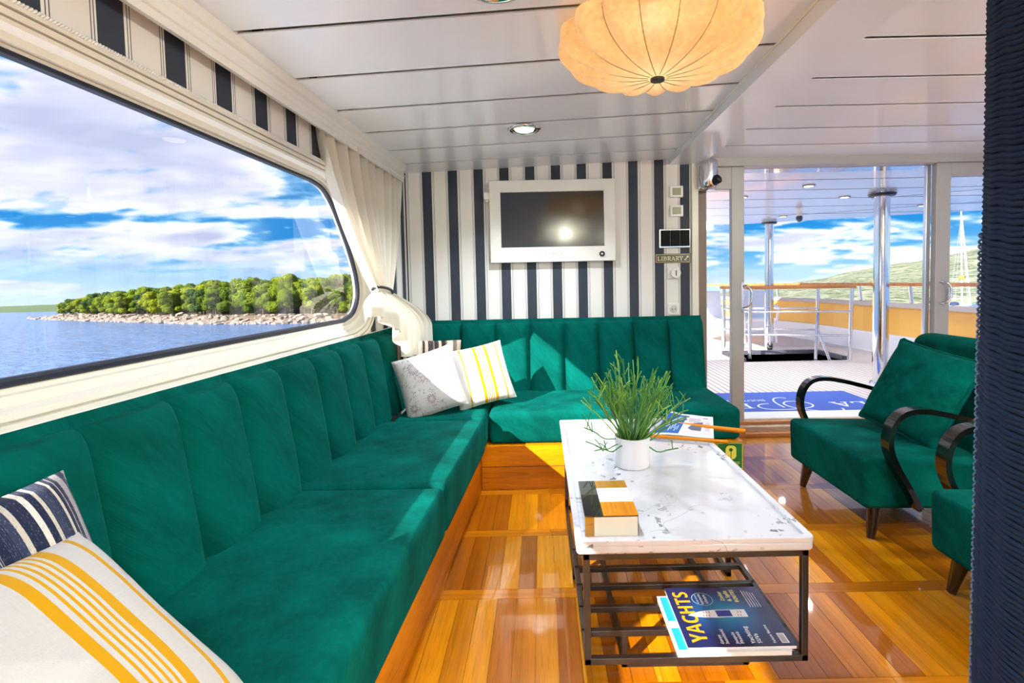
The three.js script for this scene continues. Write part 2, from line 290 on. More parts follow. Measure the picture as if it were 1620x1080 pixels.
// back wall with the wallpaper; the wall to starboard and the wall behind the camera have large windows
{
  const s = rectShape(-1.25, -0.1, 1.10, 2.2), g = new THREE.ExtrudeGeometry(s, { depth: 0.12, bevelEnabled: false }); g.translate(0, 0, WALL_Z - 0.12);
  struct('wall_back', g, M.paperBack);
  struct('trim_3', merge([rbox(1.088, 0, WALL_Z - 0.02, 1.136, 2.04, WALL_Z + 0.03, 0.006), box(1.10, 0, WALL_Z - 0.12, 1.136, 2.1, WALL_Z)]), M.cream);
  const frameWall = (name, a, b, axis, at, holes) => { const q = rectShape(a, -0.1, b, 2.2); for (const [x0, y0, x1, y1] of holes) q.holes.push(rectShape(x0, y0, x1, y1)); const e = new THREE.ExtrudeGeometry(q, { depth: 0.1, bevelEnabled: false }); if (axis === 'x') { e.applyMatrix4(toPort); e.translate(at, 0, 0); } else e.translate(0, 0, at); return struct(name, e, M.plaster); };
  const panes = (axis, at, holes) => { for (const [x0, y0, x1, y1] of holes) { const w = structGroup('window_' + (axis === 'x' ? 2 : 3)); const f = 0.04, fr = rectShape(x0, y0, x1, y1); fr.holes.push(rectShape(x0 + f, y0 + f, x1 - f, y1 - f)); const e = new THREE.ExtrudeGeometry(fr, { depth: 0.05, bevelEnabled: false }), p = new THREE.PlaneGeometry(x1 - x0 - 2 * f, y1 - y0 - 2 * f); p.translate((x0 + x1) / 2, (y0 + y1) / 2, 0.02); for (const q of [e, p]) { if (axis === 'x') { q.applyMatrix4(toPort); q.translate(at + 0.02, 0, 0); } else q.translate(0, 0, at + 0.02); } mesh('window_frame', e, M.cream, w); mesh('pane', p, M.glass, w); } };
  const rightHoles = [[-2.45, 0.4, -0.6, 1.97], [-0.45, 0.4, 1.5, 1.97], [1.65, 0.4, 3.65, 1.97]], nearHoles = [[-0.95, 0.85, 0.6, 1.95], [0.75, 0.85, 2.1, 1.95], [2.25, 0.85, 3.55, 1.95]];
  frameWall('wall_right', -2.7, 3.92, 'x', RIGHT_X, rightHoles); panes('x', RIGHT_X, rightHoles);
  frameWall('wall_near', -1.3, RIGHT_X + 0.1, 'z', NEAR_Z, nearHoles); panes('z', NEAR_Z, nearHoles);
}
// glass doors to the aft deck
{
  const d = structGroup('door_1');
  const bar = (n, x0, y0, x1, y1, m = M.alu, z0 = DOOR_Z - 0.03, z1 = DOOR_Z + 0.02) => mesh(n, rbox(x0, y0, z0, x1, y1, z1, 0.004), m, d);
  bar('door_jamb', 1.14, 0, 1.215, 2.12, std(rgb(128, 112, 104), 0.5), DOOR_Z - 0.06, DOOR_Z + 0.03);
  bar('door_header', 1.14, 1.962, RIGHT_X + 0.05, 2.14, M.alu, DOOR_Z - 0.05, DOOR_Z + 0.05);
  bar('door_stile', 1.215, 0.08, 1.222, 1.962); bar('door_stile', 1.405, 0.08, 1.498, 1.962);
  bar('door_rail', 1.222, 1.80, 1.405, 1.962, M.alu); bar('door_rail', 1.222, 0.08, 1.405, 0.2);
  bar('door_stile', 2.905, 0.08, 3.012, 1.962); bar('door_stile', 2.868, 0.08, 2.903, 1.962, M.steel, DOOR_Z - 0.06, DOOR_Z - 0.03); bar('door_stile', 3.5, 0.08, 3.62, 1.962);
  bar('door_rail', 3.012, 1.87, 3.5, 1.962); bar('door_rail', 3.012, 0.08, 3.5, 0.2);
  const pane = (x0, y0, x1, y1) => { const g = new THREE.PlaneGeometry(x1 - x0, y1 - y0); g.translate((x0 + x1) / 2, (y0 + y1) / 2, DOOR_Z); mesh('pane', g, M.glass, d); };
  pane(1.222, 0.2, 1.405, 1.80); pane(3.012, 0.2, 3.5, 1.87);
  mesh('soffit_strip', box(1.5, 1.958, -4.0, 2.868, 1.968, DOOR_Z - 0.05), M.chrome, d);
  const handle = (x, z) => { const g = merge([tube([V(x, 1.095, z), V(x + 0.012, 1.092, z + 0.035), V(x + 0.035, 1.06, z + 0.05), V(x + 0.04, 1.015, z + 0.052), V(x + 0.034, 0.97, z + 0.05), V(x + 0.012, 0.94, z + 0.035), V(x, 0.937, z)], 0.009, 24, 8)]); mesh('door_handle', g, M.steel, d); };
  handle(1.492, DOOR_Z + 0.02); handle(2.945, DOOR_Z + 0.02); handle(2.90, DOOR_Z - 0.09);
  mesh('lock_plate', rbox(1.475, 0.895, DOOR_Z + 0.018, 1.495, 1.12, DOOR_Z + 0.024, 0.002), M.steel, d);
  const th = structGroup('trim_4');
  mesh('step_riser', rbox(1.1, 0, -3.74, RIGHT_X, 0.03, -3.645, 0.004), M.teak, th);
  mesh('step_tread', rbox(1.1, 0.0, -3.80, RIGHT_X, 0.062, -3.70, 0.004), std(rgb(206, 190, 172), 0.5, { map: T.grain }), th);
  mesh('threshold', rbox(1.1, 0.0, -3.86, RIGHT_X, 0.085, -3.755, 0.004), M.teak, th);
  mesh('door_track', rbox(1.1, 0.0, -3.99, RIGHT_X, 0.098, -3.80, 0.004), M.white, th);
}

// ---------------------------------------------------------------- corner sofa in two runs
// one upholstered channel of a backrest: width w (along x), height h, thickness t at the foot, leaning back by lean
function channelGeo(w, h, t, lean, seed = 0) {
  const path = [[t, 0], [t + 0.004, h * 0.25], [t + 0.004, h * 0.5], [t + 0.002, h * 0.75], [t, h - 0.06], [t - 0.006, h - 0.032], [t - 0.02, h - 0.011], [t - 0.042, h], [t - 0.075, h + 0.002], [0.03, h - 0.001], [0, h - 0.008], [0, 0]];
  const nu = 14, s = new THREE.SplineCurve(path.map((p) => new THREE.Vector2(...p)));
  const P = [...s.getPoints(44)];
  const g = grid(nu, P.length - 1, (u, v) => {
    const a = Math.abs(u * 2 - 1), pinch = 0.034 * Math.pow(a, 7) + 0.018 * a * a * a, q = P[Math.round(v * (P.length - 1))], up = q.y / h;
    const puff = 1 - pinch / t, wr = 0.0012 * (fbm(u * 4 + seed * 7, v * 9, 2) - 0.5);
    const x = (u - 0.5) * w, z = q.x * (q.x > 0.002 ? puff : 1) + (q.x > 0.02 ? wr : 0) - lean * up * q.x / t, y = q.y > h * 0.85 ? mix(h * 0.85, q.y, 1 - pinch / (h * 0.15) * 0.25 * sstep(0.05, 0.12, q.x)) : q.y;
    return [x, y, z, x + 0.7 * y + seed * 0.31, z + y * 0.7];
  });
  return g;
}
{
  // run under the window: local x runs along the wall, local +z into the room
  const sofa = thing('banquette', 'long green velvet channel back bench seat running under the big window', 'sofa');
  const variants = [0, 1, 2].map((k) => channelGeo(0.2495, 0.438, 0.142, 0.06, k));
  for (let k = 0; k < 13; k++) {
    const zc = -0.205 - 0.2495 * k - 0.0, m = mesh('back_channel', variants[k % 3], M.velvet, sofa);
    m.position.set(portX(0.03, zc), 0.42, zc); m.rotation.y = Math.PI / 2 + CROSS;
  }
  const seatX = (z) => -0.438 + 0.046 * -z, backX = (z) => portX(0.10, z);
  const cushion = (z0, z1) => { const L = z1 - z0, zc = (z0 + z1) / 2; const g = softBox(1, 0.185, L, 0.034, 18, (q) => { const zz = q.z + zc, a = backX(zz), b = seatX(zz), s = clamp((q.x + 0.5)); const edge = Math.min(1, Math.min(0.5 - Math.abs(q.x) , (L / 2 - Math.abs(q.z))) / 0.12); if (q.y > 0) q.y += 0.006 * sstep(0, 1, edge) + 0.003 * (fbm(q.x * 5 + 3, zz * 5, 2) - 0.5); q.x = mix(a, b, s); q.z = zz; q.y += 0.3365; }); mesh('seat_cushion', g, M.velvet, sofa); };
  cushion(-0.05, 0.9); cushion(-1.797, -0.058); cushion(-2.70, -1.803);
  const pl = grid(1, 1, (u, v) => { const z = mix(0.9, -2.82, u); return [-0.50 + 0.052 * -z, v * 0.245, z, v * 0.245, z]; });
  const cap = grid(1, 1, (u, v) => { const z = mix(0.9, -2.82, u); return [mix(-0.50 + 0.052 * -z, portX(0.03, z), v), 0.245, z, v * 0.5, z]; });
  const back = grid(1, 1, (u, v) => { const z = mix(-2.82, 0.9, u); return [portX(0.03, z), v * 0.245, z, v * 0.245, z]; });
  const end = grid(1, 1, (u, v) => [mix(portX(0.03, 0.9), -0.50 - 0.047, u), v * 0.245, 0.9, v * 0.245, u * 0.5]);
  mesh('plinth', merge([pl, cap, back, end]), M.plinth, sofa);
}
{
  const sofa = thing('banquette', 'green velvet channel back bench seat along the striped wall below the television', 'sofa');
  const variants = [0, 1, 2].map((k) => channelGeo(0.237, 0.455, 0.17, 0.075, k + 4));
  for (let k = 0; k < 8; k++) { const m = mesh('back_channel', variants[k % 3], M.velvet, sofa); m.position.set(1.098 - 0.237 * (k + 0.5), 0.42, -3.555 + 0.02); }
  const cushion = (x0, x1, z1 = -2.825) => { const L = x1 - x0, D = z1 + 3.42, xc = (x0 + x1) / 2; const g = softBox(L, 0.185, D, 0.036, 18, (q) => { const edge = Math.min(1, Math.min(L / 2 - Math.abs(q.x), D / 2 - Math.abs(q.z)) / 0.12); if (q.y > 0) q.y += 0.007 * sstep(0, 1, edge); q.x += xc; q.z += (z1 - 3.42) / 2; q.y += 0.3365; }); mesh('seat_cushion', g, M.velvet, sofa); };
  cushion(-0.815, -0.318, -2.706); cushion(-0.312, 0.40); cushion(0.404, 1.105);
  mesh('plinth', boxUV(box(-0.352, 0, -3.66, 1.105, 0.245, -2.80), 1, 1), M.plinth, sofa);
  mesh('plinth_trim', box(-0.352, 0.128, -2.80, 1.105, 0.131, -2.797), std(rgb(120, 62, 12), 0.6), sofa);
}
// ---------------------------------------------------------------- pillows
function pillowGeo(w, h, t, seed = 0, ears = 0.05) {
  const n = 30, side = (s) => grid(n, n, (u, v) => {
    let a = u * 2 - 1, b = v * 2 - 1; const ea = 1 - Math.pow(Math.abs(a), 3.2), eb = 1 - Math.pow(Math.abs(b), 3.2), th = Math.pow(clamp(ea * eb), 0.52);
    const pull = ears * (1 - a * a) * Math.abs(b), pull2 = ears * (1 - b * b) * Math.abs(a);
    const wr = (fbm(u * 3.1 + seed * 11, v * 3.1 + seed * 3, 3) - 0.5) * 0.25 * th + (fbm(a * 2 + b * 7 + seed, b * 2 - a * 7, 2) - 0.5) * 0.12 * (1 - th) * Math.min(1, th * 4);
    return [a * w / 2 * (1 - pull2), b * h / 2 * (1 - pull), s * t / 2 * (th * 0.94 + wr * 0.4), s > 0 ? u : 1 - u, v];
  });
  const back = side(-1); const ix = back.index.array; for (let i = 0; i < ix.length; i += 3) { const q = ix[i]; ix[i] = ix[i + 1]; ix[i + 1] = q; } back.computeVertexNormals();
  return merge([side(1), back]);
}
// stands a pillow with its face along normal N, its "up" edge along U; centre at c
function place(o, c, U, N) { const y = V(...U).normalize(), z = V(...N).normalize(), x = y.clone().cross(z).normalize(); z.copy(x).cross(y).normalize(); o.position.set(...c); o.quaternion.setFromRotationMatrix(new THREE.Matrix4().makeBasis(x, y, z)); return o; }
const weaveTex = T.weave; weaveTex.repeat.set(4, 4);
const fabric = (map, extra = {}) => std(0xffffff, 0.9, { map, bumpMap: weaveTex, bumpScale: 0.0006, sheen: 0.2, sheenColor: new THREE.Color(1, 1, 1), specularIntensity: 0.2, ...extra });
const linen = (g, w, h, base) => { g.fillStyle = base; g.fillRect(0, 0, w, h); const r = mulberry(9); for (let i = 0; i < 5000; i++) { g.fillStyle = `rgba(${r() < 0.5 ? '255,255,255' : '150,140,130'},0.10)`; if (r() < 0.5) g.fillRect(r() * w, r() * h, 40, 1); else g.fillRect(r() * w, r() * h, 1, 40); } };
const stripedTex = (bars, base) => canvasTex(1024, 1024, (g, w, h) => {
  linen(g, w, h, base);
  for (const [x, b] of bars) { g.fillStyle = 'rgb(196,144,8)'; g.fillRect(w * x, 0, w * b, h); g.fillStyle = 'rgba(190,140,10,0.35)'; for (let y = 0; y < h; y += 4) g.fillRect(w * x, y, w * b, 1.5); }
});
const yellowTex = stripedTex([[0.20, 0.026], [0.44, 0.05], [0.51, 0.013], [0.54, 0.013], [0.57, 0.013], [0.60, 0.013], [0.635, 0.05], [0.84, 0.026]], 'rgb(206,202,198)');
const yellowWide = stripedTex([[0.10, 0.022], [0.30, 0.022], [0.585, 0.04], [0.645, 0.011], [0.67, 0.011], [0.695, 0.011], [0.72, 0.011], [0.745, 0.04], [0.875, 0.022]], 'rgb(190,188,188)');
const navyTex = canvasTex(1024, 1024, (g, w, h) => {
  linen(g, w, h, 'rgb(206,200,192)'); const r = mulberry(4); let x = 0;
  while (x < w) { const b = 6 + r() * 26; g.fillStyle = ['rgb(24,32,58)', 'rgb(214,208,200)', 'rgb(150,146,150)', 'rgb(44,52,78)', 'rgb(190,182,172)'][Math.floor(r() * 5)]; g.fillRect(x, 0, b, h); if (r() < 0.4) for (let k = 0; k < 4; k++) { g.fillStyle = 'rgb(28,34,58)'; g.fillRect(x + k * 8, 0, 4, h); } x += b; }
  for (let i = 0; i < 9000; i++) { g.fillStyle = r() < 0.5 ? 'rgba(255,250,240,0.25)' : 'rgba(30,34,50,0.22)'; g.fillRect(r() * w, r() * h, 2, 7); }
});
const brownTex = canvasTex(512, 512, (g, w, h) => { linen(g, w, h, 'rgb(196,176,158)'); const r = mulberry(14); let x = 0; while (x < w) { const b = 6 + r() * 20; g.fillStyle = ['rgb(40,34,36)', 'rgb(198,178,160)', 'rgb(120,104,98)', 'rgb(60,50,50)', 'rgb(216,200,184)'][Math.floor(r() * 5)]; g.fillRect(x, 0, b, h); x += b; } for (let i = 0; i < 4000; i++) { g.fillStyle = r() < 0.5 ? 'rgba(255,245,230,0.25)' : 'rgba(30,26,30,0.25)'; g.fillRect(r() * w, r() * h, 2, 6); } });
const floralTex = canvasTex(1024, 1024, (g, w, h) => {
  linen(g, w, h, 'rgb(196,190,190)'); const r = mulberry(31); g.lineCap = 'round';
  const petal = (x, y, R, a, c) => { g.strokeStyle = c; g.lineWidth = 3; g.beginPath(); for (let i = 0; i <= 14; i++) { const t = i / 14 * Math.PI * 2, q = R * (0.6 + 0.4 * Math.cos(t)) * (0.9 + 0.2 * r()); g.lineTo(x + Math.cos(a + t * 0.32) * q, y + Math.sin(a + t * 0.32) * q + R * 0.14 * Math.sin(t)); } g.stroke(); };
  const flower = (x, y, R) => { for (let k = 0; k < 26; k++) { const q = R * Math.sqrt((k + 1) / 26); petal(x + Math.cos(k * 2.4) * q * 0.5, y + Math.sin(k * 2.4) * q * 0.5, q * 0.7, k * 2.4, r() < 0.25 ? 'rgb(176,70,80)' : 'rgb(66,64,72)'); } };
  flower(320, 250, 150); flower(560, 420, 170); flower(470, 800, 100); flower(150, 860, 90);
  for (let k = 0; k < 60; k++) { g.strokeStyle = 'rgb(70,68,76)'; g.lineWidth = 2.5; let x = r() * 700, y = r() * h; g.beginPath(); g.moveTo(x, y); for (let i = 0; i < 5; i++) g.quadraticCurveTo(x += (r() - 0.5) * 70, y += (r() - 0.4) * 60, x += (r() - 0.5) * 50, y += (r() - 0.4) * 50); g.stroke(); }
});
const pil = (name, label, w, h, t, mat, seed, c, U, N, group, ears) => { const m = mesh(name, pillowGeo(w, h, t, seed, ears), mat); place(m, c, U, N); return tag(m, label, 'pillow', group); };
pil('scatter_pillow', 'large cream pillow with mustard stripes in the near corner of the window bench', 0.44, 0.42, 0.15, fabric(yellowWide), 1, [-0.668, 0.618, -0.625], [-0.78, 0.62, -0.12], [0.62, 0.78, 0.0], null, 0.075);
pil('scatter_pillow', 'navy and grey striped woven pillow behind the large mustard striped one', 0.42, 0.40, 0.12, fabric(navyTex), 2, [-0.825, 0.635, -0.705], [-0.36, 0.93, -0.03], [0.93, 0.36, 0.08], null, 0.05);
pil('scatter_pillow', 'brown and black striped woven pillow in the sofa corner, mostly hidden by others', 0.40, 0.40, 0.12, fabric(brownTex), 3, [-0.70, 0.615, -3.10], [0.0, 0.98, -0.2], [0.3, 0.1, 0.95], null, 0.04);
pil('scatter_pillow', 'white pillow with sketched flowers leaning in the sofa corner', 0.34, 0.36, 0.13, fabric(floralTex), 4, [-0.635, 0.60, -2.845], [-0.32, 0.90, -0.28], [0.16, 0.25, 0.95], null, 0.05);
pil('scatter_pillow', 'small cream pillow with thin yellow stripes leaning beside the flower pillow', 0.34, 0.36, 0.13, fabric(yellowTex), 5, [-0.365, 0.615, -2.985], [-0.28, 0.90, -0.34], [0.28, 0.3, 0.9], null, 0.05);

// ---------------------------------------------------------------- coffee table and what is on it
{
  const t = thing('coffee_table', 'low coffee table with rimmed white marble top on a black steel frame', 'table');
  const x0 = 0.08, x1 = 0.72, z0 = -2.56, z1 = -1.342, slab = rbox(x0, 0.409, z0, x1, 0.4405, z1, 0.012, 3);
  const outer = new THREE.Shape(), rr = 0.016; outer.moveTo(x0 + rr, z0); outer.lineTo(x1 - rr, z0); outer.quadraticCurveTo(x1, z0, x1, z0 + rr); outer.lineTo(x1, z1 - rr); outer.quadraticCurveTo(x1, z1, x1 - rr, z1); outer.lineTo(x0 + rr, z1); outer.quadraticCurveTo(x0, z1, x0, z1 - rr); outer.lineTo(x0, z0 + rr); outer.quadraticCurveTo(x0, z0, x0 + rr, z0);
  const w = 0.017; outer.holes.push(rectShape(x0 + w, z0 + w, x1 - w, z1 - w));
  const rim = new THREE.ExtrudeGeometry(outer, { depth: 0.010, bevelEnabled: true, bevelSize: 0.002, bevelThickness: 0.003, bevelSegments: 2 }); rim.rotateX(Math.PI / 2); rim.translate(0, 0.4475, 0);
  mesh('table_top', slab, M.marble, t); mesh('rim', boxUV(rim), M.marble, t);
  const s = 0.009, bar = (n, a, b, q = s) => mesh(n, rbox(Math.min(a[0], b[0]) - q, Math.min(a[1], b[1]) - q, Math.min(a[2], b[2]) - q, Math.max(a[0], b[0]) + q, Math.max(a[1], b[1]) + q, Math.max(a[2], b[2]) + q, 0.002, 1), M.blackSteel, t);
  const L = 0.108, R = 0.702, F = -1.362, B = -1.93, B2 = -2.54, Y = 0.105;
  for (const x of [L, R]) { bar('leg', [x, Y, F], [x, 0.40, F]); bar('side_rail', [x, Y, F], [x, Y, B]); bar('top_rail', [x, 0.40, F], [x, 0.40, B2]); bar('leg', [x, 0.009, B2], [x, 0.40, B2]); bar('base_rail', [x, 0.009, B], [x, 0.009, B2]); bar('leg', [x, 0.009, B], [x, Y, B]); }
  for (const z of [F, -1.474, -1.584, -1.70, -1.81, B]) bar('shelf_bar', [L, Y, z], [R, Y, z]);
  bar('top_rail', [L, 0.40, F], [R, 0.40, F]); bar('top_rail', [L, 0.40, B2], [R, 0.40, B2]); bar('base_rail', [L, 0.009, B2], [R, 0.009, B2]);
  for (const x of [0.225, 0.585]) { bar('base_post', [x, 0.009, -1.475], [x, Y - 0.018, -1.475]); bar('base_rail', [x, 0.009, -1.475], [x, 0.009, B2]); }
  bar('base_rail', [0.225, 0.009, -1.475], [0.585, 0.009, -1.475]);
}
const TOP = 0.441;
{
  // plant
  const p = thing('potted_plant', 'pencil stemmed green plant in a white pot on the marble table', 'plant', [0.335, TOP, -1.932]);
  const prof = [[0, 0], [0.060, 0], [0.0645, 0.003], [0.067, 0.112], [0.0665, 0.115], [0.0625, 0.115], [0.0615, 0.1], [0, 0.1]].map((q) => new THREE.Vector2(...q));
  mesh('pot', new THREE.LatheGeometry(prof, 48), std(rgb(236, 234, 240), 0.45), p);
  mesh('soil', new THREE.CircleGeometry(0.0612, 24).rotateX(-Math.PI / 2).translate(0, 0.103, 0), std(rgb(64, 44, 26), 0.95), p);
  const green = [rgb(92, 148, 44), rgb(62, 122, 40), rgb(134, 176, 66), rgb(80, 136, 66)].map((c) => std(c, 0.42, { clearcoat: 0.2 }));
  const r = mulberry(123);
  const stem = (base, tip, sag, th) => { const mid = base.clone().lerp(tip, 0.5); mid.y += sag; mid.x += (r() - 0.5) * 0.02; mid.z += (r() - 0.5) * 0.02; const curve = [base, base.clone().lerp(mid, 0.5).add(V((r() - 0.5) * 0.008, 0.004, 0)), mid, mid.clone().lerp(tip, 0.55).add(V((r() - 0.5) * 0.012, (r() - 0.3) * 0.012, 0)), tip]; const gs = [tube(curve, th, 12, 5)]; const forks = 1 + Math.floor(r() * 3.4); for (let k = 0; k < forks; k++) { const a = curve[2].clone().lerp(tip, r() * 0.9), d = V((r() - 0.5) * 0.07, 0.02 + r() * 0.045, (r() - 0.5) * 0.07); gs.push(tube([a, a.clone().addScaledVector(d, 0.5).add(V(0, 0.004, 0)), a.clone().add(d)], th * 0.8, 5, 4)); } return merge(gs); };
  for (let k = 0; k < 110; k++) {
    const a = r() * Math.PI * 2, q = Math.sqrt(r()), spread = 0.03 + 0.155 * q * (0.7 + 0.5 * r()), hgt = 0.33 - 0.15 * q * q + (r() - 0.5) * 0.12, base = V(Math.cos(a) * 0.045 * q, 0.1, Math.sin(a) * 0.045 * q);
    mesh('stem', stem(base, V(Math.cos(a) * spread + 0.012, 0.1 + hgt * (0.55 + 0.4 * r()), Math.sin(a) * spread), 0.012, 0.0024), green[k % 4], p);
  }
  const low = [[-0.185, 0.155, 0.02, -0.02], [-0.18, 0.105, 0.03, -0.03], [-0.15, 0.075, 0.05, -0.02], [0.17, 0.072, 0.03, -0.03], [0.145, 0.14, -0.02, -0.03], [0.23, 0.25, -0.02, 0.0], [0.215, 0.19, 0.02, 0.01], [0.16, 0.315, 0.0, 0.01], [-0.03, 0.41, 0, 0.01], [0.15, 0.36, 0.0, 0.02], [-0.1, 0.36, 0, 0.01]];
  for (const [x, y, z, sag] of low) mesh('stem', stem(V(x * 0.12, 0.1, z), V(x, y, z), sag, 0.0026), green[1], p);
}
{
  // keepsake box: lid and side in inlaid squares
  const b = thing('inlaid_box', 'flat trinket box inlaid with black, gold and ivory squares on the marble table', 'box', [0, TOP, 0]);
  const x0 = 0.107, x1 = 0.257, z0 = -1.635, z1 = -1.387, gold = std(rgb(186, 140, 36), 0.3, { map: T.grain, clearcoat: 0.6 }), horn = std(rgb(34, 36, 36), 0.15, { clearcoat: 0.8 }), ivory = std(rgb(236, 228, 208), 0.4), amber = std(rgb(226, 150, 24), 0.25, { map: T.grain, clearcoat: 0.7 }), h = 0.058;
  mesh('box_body', box(x0 + 0.001, 0, z0 + 0.001, x1 - 0.001, h - 0.002, z1 - 0.001), horn, b);
  const tile = (m, a, c, d, e) => mesh('inlay', box(a, h - 0.002, c, d, h, e), m, b);
  tile(horn, x0, z0, x0 + 0.052, z1); tile(gold, x0 + 0.0525, z0, x1, z0 + 0.058); tile(ivory, x0 + 0.0525, z0 + 0.0585, x1, z0 + 0.160); tile(amber, x0 + 0.0525, z0 + 0.1605, x1, z1 - 0.0005);
  mesh('inlay', box(x0 + 0.001, 0, z1 - 0.001, x0 + 0.026, h - 0.005, z1 + 0.001), gold, b); mesh('inlay', box(x0 + 0.0265, 0, z1 - 0.001, x1 - 0.003, h - 0.005, z1 + 0.001), ivory, b);
}
{
  // newspaper clipped in a wooden holder; the second holder lies behind
  const paperTex = canvasTex(1024, 640, (g, w, h) => {
    g.fillStyle = 'rgb(236,234,232)'; g.fillRect(0, 0, w, h); g.fillStyle = 'rgb(30,86,160)'; g.fillRect(20, 40, 430, h - 80); g.fillStyle = 'rgb(150,170,215)'; g.beginPath(); g.moveTo(60, 420); g.lineTo(320, 90); g.lineTo(430, 120); g.lineTo(230, 430); g.fill(); g.fillStyle = 'rgb(210,220,240)'; for (let k = 0; k < 5; k++) g.fillRect(240 + k * 34, 400 - (k % 3) * 40, 12, 130);
    g.fillStyle = 'rgb(214,204,216)'; g.fillRect(480, 30, 500, h - 60); g.fillStyle = 'rgb(96,96,118)'; g.beginPath(); g.moveTo(560, 420); g.lineTo(640, 250); g.lineTo(820, 200); g.lineTo(800, 470); g.lineTo(640, 470); g.fill(); g.fillStyle = 'rgb(60,60,70)'; g.fillRect(800, 70, 110, 18); for (let k = 0; k < 30; k++) { g.fillStyle = 'rgba(70,70,80,0.6)'; g.fillRect(870, 200 + k * 9, 90, 3); g.fillRect(520, 110 + k * 4, 240, 1.5); }
    for (let k = 0; k < 6; k++) { g.fillStyle = ['rgb(20,20,24)', 'rgb(230,230,230)'][k % 2]; g.fillRect(k * 6, 0, 5, h); }
  });
  const n = thing('newspaper', 'folded newspaper with ship pictures clipped in a wooden holder on the marble table', 'newspaper');
  const A = V(0.633, 0, -2.55), B = V(0.835, 0, -2.50), C = V(0.735, 0, -2.19), D = V(0.47, 0, -2.255);
  const sheet = (dy) => grid(14, 8, (u, v) => { const p = A.clone().lerp(B, u).lerp(D.clone().lerp(C, u), v); return [p.x, TOP + 0.030 + dy + 0.016 * sstep(0.35, 0.0, u) * (1 - v) - 0.010 * v + 0.004 * Math.sin(u * 5), p.z, u, 1 - v]; });
  const back = sheet(-0.004); mesh('sheets', merge([sheet(0), back]), std(0xffffff, 0.75, { map: paperTex }), n);
  mesh('holder_stick', rod([0.45, TOP + 0.018, -2.245], [0.775, TOP + 0.018, -2.13], 0.0075), M.plinth, n);
  const h2 = tag(mesh('holder_stick', rod([0.60, TOP + 0.02, -2.42], [0.905, TOP + 0.02, -2.27], 0.0115), M.plinth), 'thick wooden newspaper holder stick sticking out over the marble table edge', 'stick');
}
